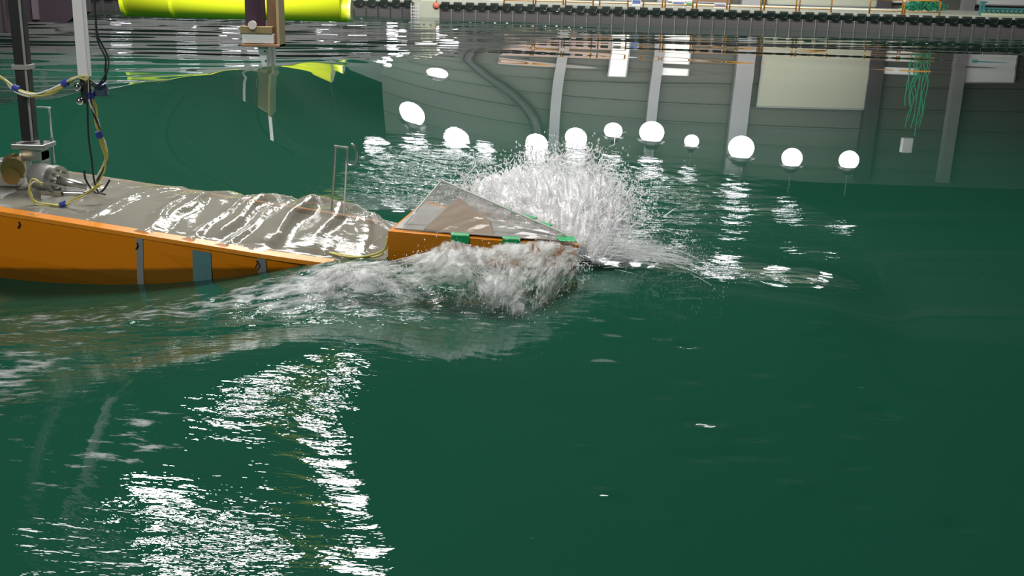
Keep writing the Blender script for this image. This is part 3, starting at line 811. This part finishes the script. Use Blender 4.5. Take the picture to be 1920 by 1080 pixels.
for k in range(8):
    a = k * math.pi / 4
    c = Vector((0.203, -0.115, 0.124)) + Vector((0.24, 0.66, 0)).normalized() * 0.055 * math.cos(a) * 1.0 + Vector((0, 0, 1)) * 0.055 * math.sin(a)
    bm = bmesh.new(); cyl(bm, c, c + Vector((0.018, -0.007, 0)), 0.009, n=6); obj('flange_bolt', bm, M_chrome, mt)
bm = bmesh.new(); cyl(bm, (0.20, -0.114, 0.124), (0.36, -0.10, 0.085), 0.028, 0.02, n=14); obj('shaft', bm, M_steel, tp, True)
bm = bmesh.new(); box(bm, (0.16, -0.10, 0.03), (0.12, 0.10, 0.07)); box(bm, (0.27, -0.08, 0.03), (0.16, 0.09, 0.05), bevel=0.006); obj('base_block', bm, M_steel, tp)
bm = bmesh.new(); box(bm, (0.05, 0.0, -0.005), (0.60, 0.34, 0.02), bevel=0.004); obj('base_plate', bm, M_greyp, tp)

wp = thing('measuring_post', 'white square post hanging above the ship deck with a steel clamp', 'post', (-2.53, 6.5, 1.02))
bm = bmesh.new(); box(bm, (0, 0, 1.05), (0.062, 0.06, 2.0), bevel=0.006); obj('post', bm, M_white, wp)
bm = bmesh.new(); box(bm, (0.0, -0.031, 0.545), (0.03, 0.004, 0.10)); obj('sticker', bm, M_greyp, wp)
bm = bmesh.new(); cyl(bm, (0, 0, -0.10), (0, 0, 0.06), 0.03); obj('clamp', bm, M_black, wp)
for dx, dz in ((-0.03, -0.005), (-0.025, -0.085)):
    bm = bmesh.new(); ball(bm, (dx, -0.04, dz), 0.024, 14); obj('knob', bm, M_chrome, wp, True)
bm = bmesh.new(); box(bm, (0.09, 0, -0.02), (0.075, 0.05, 0.08), bevel=0.01); c = obj('connector', bm, mat('blue_steel', (0.10, 0.14, 0.22), 0.3, 0.6), wp); c['label'] = 'bluish steel connector'

def cable_bundle(name, label, pixels, Y, n, spread, mats, r=0.007, ties=(), Yend=None):
    base = None
    pts = [at(u, v, Y + ((Yend - Y) * i / (len(pixels) - 1) if Yend else 0)) for i, (u, v) in enumerate(pixels)]
    t = thing(name, label, 'cable', pts[-1])
    rr = random.Random(len(pixels) * 7 + n)
    for k in range(n):
        off = [Vector((rr.uniform(-1, 1), rr.uniform(-1, 1), rr.uniform(-1, 1))) * spread for _ in pts]
        bm = bmesh.new(); tube(bm, smooth_path([p + o - pts[-1] for p, o in zip(pts, off)], 8), r, 6)
        obj('cable', bm, mats[k % len(mats)], t, True)
    for i in ties:
        p = pts[i] - pts[-1]; q = pts[min(i + 1, len(pts) - 1)] - pts[-1]; d = (q - p).normalized()
        bm = bmesh.new(); cyl(bm, p - d * 0.018, p + d * 0.018, spread * 1.1 + r * 1.4, n=10); c = obj('binding', bm, M_tie_blue, t); c['label'] = 'blue tape binding'
    return t
cable_bundle('cable_loom', 'yellow and white cables sagging from the left edge to the white post', [(-60, 110), (0, 146), (30, 166), (60, 178), (95, 172), (122, 156), (140, 146), (158, 146), (166, 158)], 6.45, 6, 0.012, (M_wire_y, M_wire_w, M_wire_y), 0.006, (2, 5))
cable_bundle('cable_loom', 'yellow and white cables dropping from the white post to the deck', [(166, 150), (170, 178), (176, 205), (182, 232), (186, 252), (194, 272), (200, 295), (192, 318), (184, 335), (176, 348)], 6.45, 6, 0.012, (M_wire_y, M_wire_w, M_wire_y, M_wire_k), 0.006, (1, 4), 6.6)
cable_bundle('cable_loom', 'yellow cables looping over the film beside the gimbal', [(80, 345), (64, 338), (56, 350), (57, 366), (68, 380), (90, 385), (118, 383), (145, 373), (168, 360), (182, 350), (190, 345)], 6.3, 4, 0.008, (M_wire_y, M_wire_w, M_wire_y), 0.0055, (6,))
cable_bundle('black_cable', 'black cables hanging in a loop right of the white post', [(174, -20), (176, 25), (186, 70), (196, 105), (199, 130), (194, 150), (182, 158), (170, 152)], 6.45, 2, 0.016, (M_wire_k,), 0.0055)
cable_bundle('black_cable', 'thin grey black cable hanging down to the deck film', [(163, 150), (164, 200), (166, 255), (172, 300), (176, 335), (183, 358), (198, 365)], 6.42, 1, 0.0, (M_wire_k,), 0.0055, (), 6.4)
cable_bundle('black_cable', 'black cable end curled up from the deck film like a hook', [(158, 318), (160, 335), (170, 352), (182, 362), (194, 356), (206, 337)], 6.42, 1, 0.0, (M_wire_k,), 0.006)
a, b = at(92, 202, 6.75), at(102, 306, 6.75)
t = thing('thin_rod', 'thin pale rod with a small cross arm standing behind the gimbal', 'rod', b)
bm = bmesh.new(); cyl(bm, (0, 0, 0), a - b, 0.006, n=8); obj('rod', bm, M_white, t)
bm = bmesh.new(); cyl(bm, (a - b) + Vector((-0.075, 0, 0)), (a - b) + Vector((0.01, 0, 0)), 0.005, n=8); obj('cross_arm', bm, M_white, t)

# ------------------------------------------------------------------ carriage parts over the far water
Yc = 22.0
a, b = at(238, 16, Yc), at(642, 16, Yc)
bot = at(440, 36, Yc).z
R_ = 0.36
t = thing('yellow_float', 'long lime yellow cylindrical float hung above the water at the top left', 'float', ((a.x + b.x) / 2, Yc, bot + R_))
L_ = (b.x - a.x) / 2
bm = bmesh.new(); cyl(bm, (-L_, 0, 0), (L_, 0, 0), R_, n=40); obj('body', bm, M_yellow, t, False)
for f_ in t.children[0].data.polygons: f_.use_smooth = len(f_.vertices) == 4
bm = bmesh.new(); cyl(bm, (L_ - 0.02, 0, -0.14), (L_ + 0.18, 0, -0.14), R_ * 0.60, n=32); obj('end_collar', bm, M_yellow, t)
bm = bmesh.new(); cyl(bm, (L_ + 0.12, 0, -0.14), (L_ + 0.185, 0, -0.14), R_ * 0.62, n=32); obj('end_ring', bm, mat('pale_yellow', (0.8, 0.85, 0.25), .4), t)
bm = bmesh.new(); cyl(bm, (-L_ - 0.03, 0, 0), (-L_ + 0.04, 0, 0), R_ + 0.012, n=40); obj('end_band', bm, M_yellow, t)
for x in (-L_ * 0.55, L_ * 0.45):
    bm = bmesh.new(); cyl(bm, (x - 0.03, 0, 0), (x + 0.03, 0, 0), R_ + 0.01, n=40); obj('strap', bm, M_yellow, t)
    bm = bmesh.new(); box(bm, (x, 0, R_ + 0.6), (0.06, 0.06, 1.3)); obj('hanger', bm, M_shade, t)

a, b = at(42, 20, Yc), at(146, 20, Yc); bz = at(94, 42, Yc).z
t = thing('carriage_housing', 'dark purple box housing hung above the water behind the white post', 'housing', ((a.x + b.x) / 2, Yc, bz))
w = b.x - a.x
bm = bmesh.new(); prism(bm, [(-w / 2, 0, 0), (w * 0.28, 0, 0), (w / 2, 0, 0.2), (w / 2, 0, 0.9), (-w / 2, 0, 0.9)], (0, 0.7, 0)); obj('case', bm, M_purple, t)
bm = bmesh.new(); box(bm, (-w * 0.25, -0.03, 0.5), (0.12, 0.05, 0.9)); obj('rib', bm, mat('purple_grey', (0.10, 0.075, 0.09), 0.5), t)
bm = bmesh.new(); box(bm, (0, 0.3, 1.5), (0.2, 0.2, 1.4)); obj('hanger', bm, M_shade, t)
a, b = at(-40, 20, Yc), at(21, 20, Yc); bz = at(0, 60, Yc).z
t = thing('carriage_block', 'dark upright block above the water at the left edge', 'housing', ((a.x + b.x) / 2, Yc, bz))
bm = bmesh.new(); box(bm, (0, 0, 0.8), (b.x - a.x, 0.5, 1.6), bevel=0.02); obj('case', bm, M_purple, t)
bm = bmesh.new(); box(bm, (0.2, -0.26, 0.5), (0.06, 0.04, 1.0)); obj('edge_strip', bm, M_darkcol, t)

# wave gauge: wooden bracket with dark drum, white plate and steel foot
Yg = 17.5
k = Yg / FPX * 1.03
g0 = at(500, 124, Yg)
t = thing('wave_gauge', 'wave gauge in a brown wooden bracket with its steel foot in the water', 'wave gauge', g0)
def gx_(u, v): 
    p = at(u, v, Yg); return (p.x - g0.x, p.z - g0.z)
def slab(name, u0, u1, v0, v1, d0, d1, m, bev=0.006):
    x0, z1 = gx_(u0, v0); x1, z0 = gx_(u1, v1)
    bm = bmesh.new(); box(bm, ((x0 + x1) / 2, (d0 + d1) / 2, (z0 + z1) / 2), (abs(x1 - x0), d1 - d0, abs(z1 - z0)), bevel=bev)
    return obj(name, bm, m, t)
slab('back_board', 498, 520, -30, 82, 0.02, 0.30, M_brownwood)
c = slab('edge_board', 519, 528, -30, 88, -0.12, 0.30, mat('pale_wood', (0.42, 0.30, 0.16), .5, noise=(10, .15))); c['label'] = 'pale wooden edge'
slab('shelf', 456, 528, 81, 88, -0.16, 0.30, mat('red_brown_wood', (0.30, 0.16, 0.09), .5, noise=(10, .2)))
slab('front_board', 454, 514, 48, 63, -0.14, 0.06, mat('tan_wood', (0.27, 0.19, 0.09), .5, noise=(10, .15)))
c = slab('white_plate', 457, 516, 62, 81, -0.12, 0.04, M_white); c['label'] = 'white plate'
x0, z0 = gx_(457, -30); x1, z1 = gx_(498, 50)
bm = bmesh.new(); cyl(bm, ((x0 + x1) / 2, 0.02, z1), ((x0 + x1) / 2, 0.02, z0), abs(x1 - x0) / 2, n=28); obj('drum', bm, mat('dark_gloss', (0.06, 0.035, 0.05), 0.15), t, False)
x2, z2 = gx_(478, 46)
bm = bmesh.new(); cyl(bm, (x2, -0.19, z2), (x2, -0.15, z2), 0.065, n=24); obj('dial', bm, mat('pale_pink', (0.7, 0.6, 0.6), .4), t)
xa, za = gx_(483, 88); xb, zb = gx_(500, 88); xc, zc = gx_(502, 124); xd, zd = gx_(497, 124)
bm = bmesh.new(); prism(bm, [(xa, -0.02, za), (xb, -0.02, zb), (xc, -0.02, zc - 0.12), (xd, -0.02, zd - 0.12)], (0, 0.02, 0)); obj('bracket_web', bm, M_white, t)
bm = bmesh.new()
for uu in (503, 509, 514):
    xx, zz = gx_(uu, 88); box(bm, (xx, 0.0, zz - 0.2), (0.026, 0.10, 0.55))
obj('channel', bm, M_steel, t)
for uu, vv in ((497, 96), (499, 114)):
    xx, zz = gx_(uu, vv); bm = bmesh.new(); cyl(bm, (xx, -0.03, zz), (xx, -0.015, zz), 0.014, n=10); obj('bolt', bm, M_black, t)

# ------------------------------------------------------------------ spray thrown up by the bow
def spray_material(name, col, alpha):
    m = bpy.data.materials.new(name); m.use_nodes = True
    nt = m.node_tree; N = nt.nodes; L = nt.links
    b = N['Principled BSDF']; b.inputs['Base Color'].default_value = (*col, 1); b.inputs['Roughness'].default_value = 0.18
    tl = N.new('ShaderNodeBsdfTranslucent'); tl.inputs['Color'].default_value = (*col, 1)
    m1 = N.new('ShaderNodeMixShader'); m1.inputs['Fac'].default_value = 0.55
    L.new(b.outputs[0], m1.inputs[1]); L.new(tl.outputs[0], m1.inputs[2])
    tr = N.new('ShaderNodeBsdfTransparent'); m2 = N.new('ShaderNodeMixShader'); m2.inputs['Fac'].default_value = alpha
    L.new(tr.outputs[0], m2.inputs[1]); L.new(m1.outputs[0], m2.inputs[2])
    L.new(m2.outputs[0], N['Material Output'].inputs['Surface'])
    return m
M_spray = spray_material('spray_drops', (0.93, 0.93, 0.94), 0.75)
M_burst = spray_material('spray_burst', (0.97, 0.97, 0.98), 0.9)
def sheet_material(name, col, su, sv, lo, hi, base=0.0, ridge=True):
    m = spray_material(name, col, 1.0)
    nt = m.node_tree; N = nt.nodes; L = nt.links
    uv = N.new('ShaderNodeUVMap')
    def noise(k, dist):
        mp = N.new('ShaderNodeMapping'); mp.inputs['Scale'].default_value = (su * k, sv * k, 1); mp.inputs['Location'].default_value = (k * 3.1, k * 1.7, 0)
        n = N.new('ShaderNodeTexNoise'); n.inputs['Scale'].default_value = 1; n.inputs['Detail'].default_value = 5; n.inputs['Roughness'].default_value = 0.6
        n.inputs['Distortion'].default_value = dist
        L.new(uv.outputs[0], mp.inputs['Vector']); L.new(mp.outputs['Vector'], n.inputs['Vector'])
        return n.outputs['Fac']
    def math(op, a, b):
        x = N.new('ShaderNodeMath'); x.operation = op
        for i, v in enumerate((a, b)):
            if v is None: continue
            if isinstance(v, (int, float)): x.inputs[i].default_value = v
            else: L.new(v, x.inputs[i])
        return x.outputs[0]
    def ridged(f): return math('SUBTRACT', 1.0, math('MULTIPLY', math('ABSOLUTE', math('SUBTRACT', f, 0.5), None), 5.0))
    big = noise(0.9 if ridge else 0.45, 0.8)
    if ridge:
        fibre = math('MAXIMUM', math('MULTIPLY', ridged(noise(1.0, 1.6)), 0.8), math('MULTIPLY', ridged(noise(2.3, 1.0)), 0.62))
        f = math('ADD', math('MULTIPLY', fibre, 0.42), math('MULTIPLY', big, 1.05))
    else:
        f = math('ADD', math('MULTIPLY', noise(1.0, 1.2), 0.6), math('MULTIPLY', big, 0.4))
    a = N.new('ShaderNodeAttribute'); a.attribute_name = 'thin'
    f2 = math('SUBTRACT', f, a.outputs['Fac'])
    mr = N.new('ShaderNodeMapRange'); mr.inputs['From Min'].default_value = lo; mr.inputs['From Max'].default_value = hi
    mr.inputs['To Min'].default_value = 0.0; mr.inputs['To Max'].default_value = 0.95
    L.new(f2, mr.inputs['Value'])
    mix = [x for x in N if x.type == 'MIX_SHADER'][-1]
    L.new(mr.outputs['Result'], mix.inputs['Fac'])
    bp = N.new('ShaderNodeBump'); bp.inputs['Strength'].default_value = 0.7; bp.inputs['Distance'].default_value = 0.02
    L.new(f, bp.inputs['Height']); L.new(bp.outputs['Normal'], N['Principled BSDF'].inputs['Normal'])
    return m
M_sheet = sheet_material('spray_sheet', (0.95, 0.95, 0.95), 11, 2.6, 0.64, 0.90)
M_sheet2 = sheet_material('spray_sheet_outer', (0.95, 0.95, 0.95), 8, 2.0, 0.71, 0.97)
M_sheet_burst = sheet_material('burst_sheet', (0.95, 0.95, 0.96), 7, 3.0, 0.30, 0.52, 0, False)

def strands(paths, r0, name, m, sides=5):
    """tapered threads of water; paths (n,k,3), r0 (n,)"""
    paths = np.asarray(paths); n, k, _ = paths.shape
    t = np.gradient(paths, axis=1); t /= np.linalg.norm(t, axis=2, keepdims=True) + 1e-9
    ref = np.array([0.31, 0.55, 0.77]); a = np.cross(t, ref); a /= np.linalg.norm(a, axis=2, keepdims=True) + 1e-9
    b = np.cross(t, a)
    q = np.linspace(0, 1, k); prof = np.sin(np.pi * (0.06 + 0.88 * q)) ** 0.7
    rad = r0[:, None] * prof[None]
    th = 2 * np.pi * np.arange(sides) / sides
    v = paths[:, :, None, :] + rad[:, :, None, None] * (a[:, :, None, :] * np.cos(th)[None, None, :, None] + b[:, :, None, :] * np.sin(th)[None, None, :, None])
    base = np.arange(n * k * sides).reshape(n, k, sides)
    f = np.stack([base[:, :-1], np.roll(base[:, :-1], -1, 2), np.roll(base[:, 1:], -1, 2), base[:, 1:]], -1).reshape(-1, 4)
    return v.reshape(-1, 3), f
def build_sheet(name, top, bot, bulge, nu, nv, m, parent, seed, noise=0.02, thin=None, sag=0.0):
    """a curtain of water between two curves, bulged outwards, wrinkled by noise"""
    top = np.array([list(p) for p in smooth_path(top, 12)]); bot = np.array([list(p) for p in smooth_path(bot, 12)])
    def rs(c): 
        i = np.linspace(0, len(c) - 1, nu); j = np.clip(i.astype(int), 0, len(c) - 2); fr = (i - j)[:, None]
        return c[j] * (1 - fr) + c[j + 1] * fr
    T, B = rs(top), rs(bot)
    u = np.linspace(0, 1, nu)[:, None]; v = np.linspace(0, 1, nv)[None, :]
    P = T[:, None, :] * (1 - v[..., None]) + B[:, None, :] * v[..., None]
    P = P + np.array(bulge)[None, None, :] * (np.sin(np.pi * v) * np.ones_like(u))[..., None]
    r = np.random.default_rng(seed); w = np.zeros((nu, nv))
    for i in range(22):
        ku, kv = r.uniform(8, 60), r.uniform(0.5, 5); w += np.sin(2 * np.pi * (ku * u * 0.5 + kv * v) + r.random() * 6.28) * 8 / ku
    d = np.array(bulge) / (np.linalg.norm(bulge) + 1e-9)
    P = P + d * (w * noise * 0.3 * (0.3 + v))[..., None]
    rag = np.interp(np.linspace(0, 1, nu), np.linspace(0, 1, 46), np.sign(r.uniform(-1, 1, 46)) * r.uniform(0, 1, 46) ** 2)
    P[..., 2] -= (np.abs(rag)[:, None] * v ** 3) * sag * 1.6
    idx = np.arange(nu * nv).reshape(nu, nv)
    f = np.stack([idx[:-1, :-1], idx[1:, :-1], idx[1:, 1:], idx[:-1, 1:]], -1).reshape(-1, 4)
    o = mesh_np(name, P.reshape(-1, 3), f, m, parent)
    me = o.data; uvl = me.uv_layers.new(name='UVMap')
    UV = np.stack([u * np.ones_like(v), v * np.ones_like(u)], -1).reshape(-1, 2)
    li = np.zeros(len(me.loops), np.int32); me.loops.foreach_get('vertex_index', li)
    uvl.data.foreach_set('uv', UV[li].ravel().astype(np.float32))
    a = me.attributes.new('thin', 'FLOAT', 'POINT')
    th = 0.22 * np.clip((v - 0.45) / 0.55, 0, 1) ** 1.3 * np.ones_like(u) + 0.18 * np.clip((0.08 - v) / 0.08, 0, 1) + 0.25 * np.clip((np.abs(u - 0.5) - 0.42) / 0.08, 0, 1) * np.ones_like(v)
    a.data.foreach_set('value', th.ravel().astype(np.float32))
    return o
def curve_at(c, u):
    c = np.array([list(p) for p in smooth_path(c, 12)]); i = u * (len(c) - 1); j = np.clip(i.astype(int), 0, len(c) - 2); fr = (i - j)[:, None]
    return c[j] * (1 - fr) + c[j + 1] * fr

# near side curtain, sliding off the forecastle side and falling back to the water
spn = thing('bow_spray', 'grey white curtain of spray falling down the near side of the bow', 'spray', (0, 0, 0)); spn['kind'] = 'stuff'
def pa(u, v, y): return at(u, v, y)
near_top = [pa(588, 506, 5.62), pa(650, 492, 5.66), pa(735, 490, 5.62), pa(800, 470, 5.60), pa(842, 447, 5.64), pa(885, 462, 5.68), pa(950, 456, 5.74), pa(1010, 452, 5.80), pa(1060, 458, 5.84), pa(1092, 470, 5.86)]
near_bot = [pa(560, 582, 5.30), pa(640, 560, 5.32), pa(715, 540, 5.34), pa(775, 560, 5.34), pa(850, 568, 5.32), pa(915, 580, 5.29), pa(955, 600, 5.24), pa(1000, 610, 5.22), pa(1030, 582, 5.36), pa(1060, 545, 5.55), pa(1105, 515, 5.70)]
build_sheet('water_curtain', near_top, near_bot, (0, -0.07, 0.03), 320, 60, M_sheet, spn, 1, 0.05, sag=0.06)
build_sheet('water_curtain', [p + Vector((0.0, -0.03, 0.01)) for p in near_top], [p + Vector((-0.03, -0.02, 0.05)) for p in near_bot], (0, -0.085, 0.05), 300, 56, M_sheet, spn, 9, 0.07, sag=0.05)
build_sheet('water_curtain', [p + Vector((0.02, -0.05, -0.03)) for p in near_top], [p + Vector((-0.05, -0.04, 0.02)) for p in near_bot], (0, -0.10, 0.02), 260, 50, M_sheet2, spn, 2, 0.06, sag=0.08)
n = 96
u = np.clip(np.concatenate([rng.normal(c_, 0.03, 8) for c_ in rng.random(12)]), 0, 1); a0 = curve_at(near_top, u); a1 = curve_at(near_bot, np.clip(u + rng.normal(-0.02, 0.03, n), 0, 1))
s0 = rng.random(n) ** 0.8 * 0.85; ln = rng.uniform(0.06, 0.22, n); s1 = np.minimum(s0 + ln, 1.05)
q = np.linspace(0, 1, 7)
sv = s0[:, None] + (s1 - s0)[:, None] * q[None]
pth = a0[:, None] * (1 - sv[..., None]) + a1[:, None] * sv[..., None]
pth[..., 1] -= (0.09 + rng.uniform(-0.03, 0.05, n)[:, None]) * np.sin(np.pi * np.clip(sv, 0, 1)); pth[..., 2] += 0.03 * np.sin(np.pi * np.clip(sv, 0, 1))
pth += rng.normal(0, 0.010, (n, 1, 3)) + np.cumsum(rng.normal(0, 0.006, (n, 7, 3)), 1)
v, f = strands(pth, rng.uniform(0.0010, 0.0040, n), '', None)
mesh_np('water_strands', v, f, M_spray, spn)
# droplets
def drops(cen, r):
    o = np.array([[1, 0, 0], [-1, 0, 0], [0, 1, 0], [0, -1, 0], [0, 0, 1.5], [0, 0, -1.5]]); n = len(cen)
    v = cen[:, None] + r[:, None, None] * o[None]
    tri = np.array([[0, 2, 4], [2, 1, 4], [1, 3, 4], [3, 0, 4], [2, 0, 5], [1, 2, 5], [3, 1, 5], [0, 3, 5]])
    return v.reshape(-1, 3), (np.arange(n)[:, None, None] * 6 + tri[None]).reshape(-1, 3)
n = 2600; u = rng.random(n); w = rng.random(n)[:, None]
c = curve_at(near_top, u) * (1 - w) + curve_at(near_bot, u) * w + rng.normal(0, 0.035, (n, 3)) + np.array([0, -0.09, 0.02])
v, f = drops(c, 0.0008 + 0.0034 * rng.random(n) ** 3); mesh_np('droplets', v, f, M_spray, spn)

# far side burst, thrown up and forward beyond the bow
spf = thing('bow_burst', 'bright white burst of spray beyond the bow', 'spray', (0, 0, 0)); spf['kind'] = 'stuff'
root = [s2w((-0.75, 0.28, 0.20)), s2w((-0.45, 0.22, 0.2)), s2w((-0.2, 0.16, 0.2)), s2w((0.02, 0.08, 0.16)), s2w((0.10, -0.02, 0.08))]
tip = [pa(880, 368, 6.7), pa(945, 338, 6.9), pa(1005, 300, 7.0), pa(1095, 295, 7.0), pa(1165, 340, 6.8), pa(1200, 405, 6.4)]
build_sheet('burst_sheet', root, tip, (0.0, 0.06, 0.10), 220, 60, M_sheet_burst, spf, 4, 0.06)
build_sheet('burst_sheet', root, [p + Vector((-0.05, 0.2, -0.10)) for p in tip], (0.0, 0.10, 0.05), 220, 60, M_sheet_burst, spf, 5, 0.07)
build_sheet('burst_sheet', root, [p + Vector((0.03, -0.25, -0.15)) for p in tip], (0.0, 0.0, 0.08), 220, 60, M_sheet_burst, spf, 6, 0.07)
n = 420
u = rng.random(n); a0 = curve_at(root, u); a1 = curve_at(tip, np.clip(u + rng.normal(0, 0.08, n), 0, 1)) + rng.normal(0, 0.09, (n, 3))
s0 = rng.random(n) ** 0.9 * 0.95; s1 = s0 + rng.uniform(0.05, 0.28, n)
sv = s0[:, None] + (s1 - s0)[:, None] * q[None]
pth = a0[:, None] * (1 - sv[..., None]) + a1[:, None] * sv[..., None]
pth[..., 2] += 0.10 * np.sin(np.pi * np.clip(sv, 0, 1)); pth += rng.normal(0, 0.02, (n, 1, 3)) + np.cumsum(rng.normal(0, 0.012, (n, 7, 3)), 1)
v, f = strands(pth, rng.uniform(0.001, 0.005, n), '', None); mesh_np('burst_strands', v, f, M_burst, spf)
n = 9000; u = rng.random(n); w = rng.random(n)[:, None] ** 0.8 * 1.15
c = curve_at(root, u) * (1 - w) + curve_at(tip, u) * w + rng.normal(0, 0.042, (n, 3)) * (0.4 + w) + np.array([0, 0, 0.06]) * np.sin(np.pi * np.minimum(w, 1))
v, f = drops(c, 0.0012 + 0.006 * rng.random(n) ** 3); mesh_np('droplets', v, f, M_burst, spf)

# low jets fanning out ahead of the stem
spj = thing('bow_jets', 'thin flat jets of water fanning out ahead of the stem', 'spray', (0, 0, 0)); spj['kind'] = 'stuff'
n = 130; o0 = np.array(s2w((0.02, 0.0, 0.12)))
ang = rng.uniform(-0.35, 0.55, n); L0 = rng.uniform(0.05, 0.6, n); L1 = L0 + rng.uniform(0.03, 0.14, n)
rr = L0[:, None] + (L1 - L0)[:, None] * q[None]
pth = np.stack([o0[0] + rr * np.cos(ang)[:, None], o0[1] + rr * np.sin(ang)[:, None] * 1.5, o0[2] + 0.05 + 0.16 * rr - 0.42 * rr ** 2 + rng.normal(0, 0.045, n)[:, None]], -1) + np.cumsum(rng.normal(0, 0.0012, (n, 7, 3)), 1) + rng.normal(0, 0.03, (n, 1, 3))
v, f = strands(pth, rng.uniform(0.0008, 0.0024, n), '', None); mesh_np('water_strands', v, f, M_spray, spj)
n = 1500; ang = rng.uniform(-0.35, 0.6, n); rr = rng.uniform(0.03, 0.8, n)
c = np.stack([o0[0] + rr * np.cos(ang), o0[1] + rr * np.sin(ang) * 1.6, o0[2] + 0.06 + 0.16 * rr - 0.36 * rr ** 2 + rng.normal(0, 0.045, n)], -1)
v, f = drops(c, 0.0008 + 0.0030 * rng.random(n) ** 3); mesh_np('droplets', v, f, M_spray, spj)
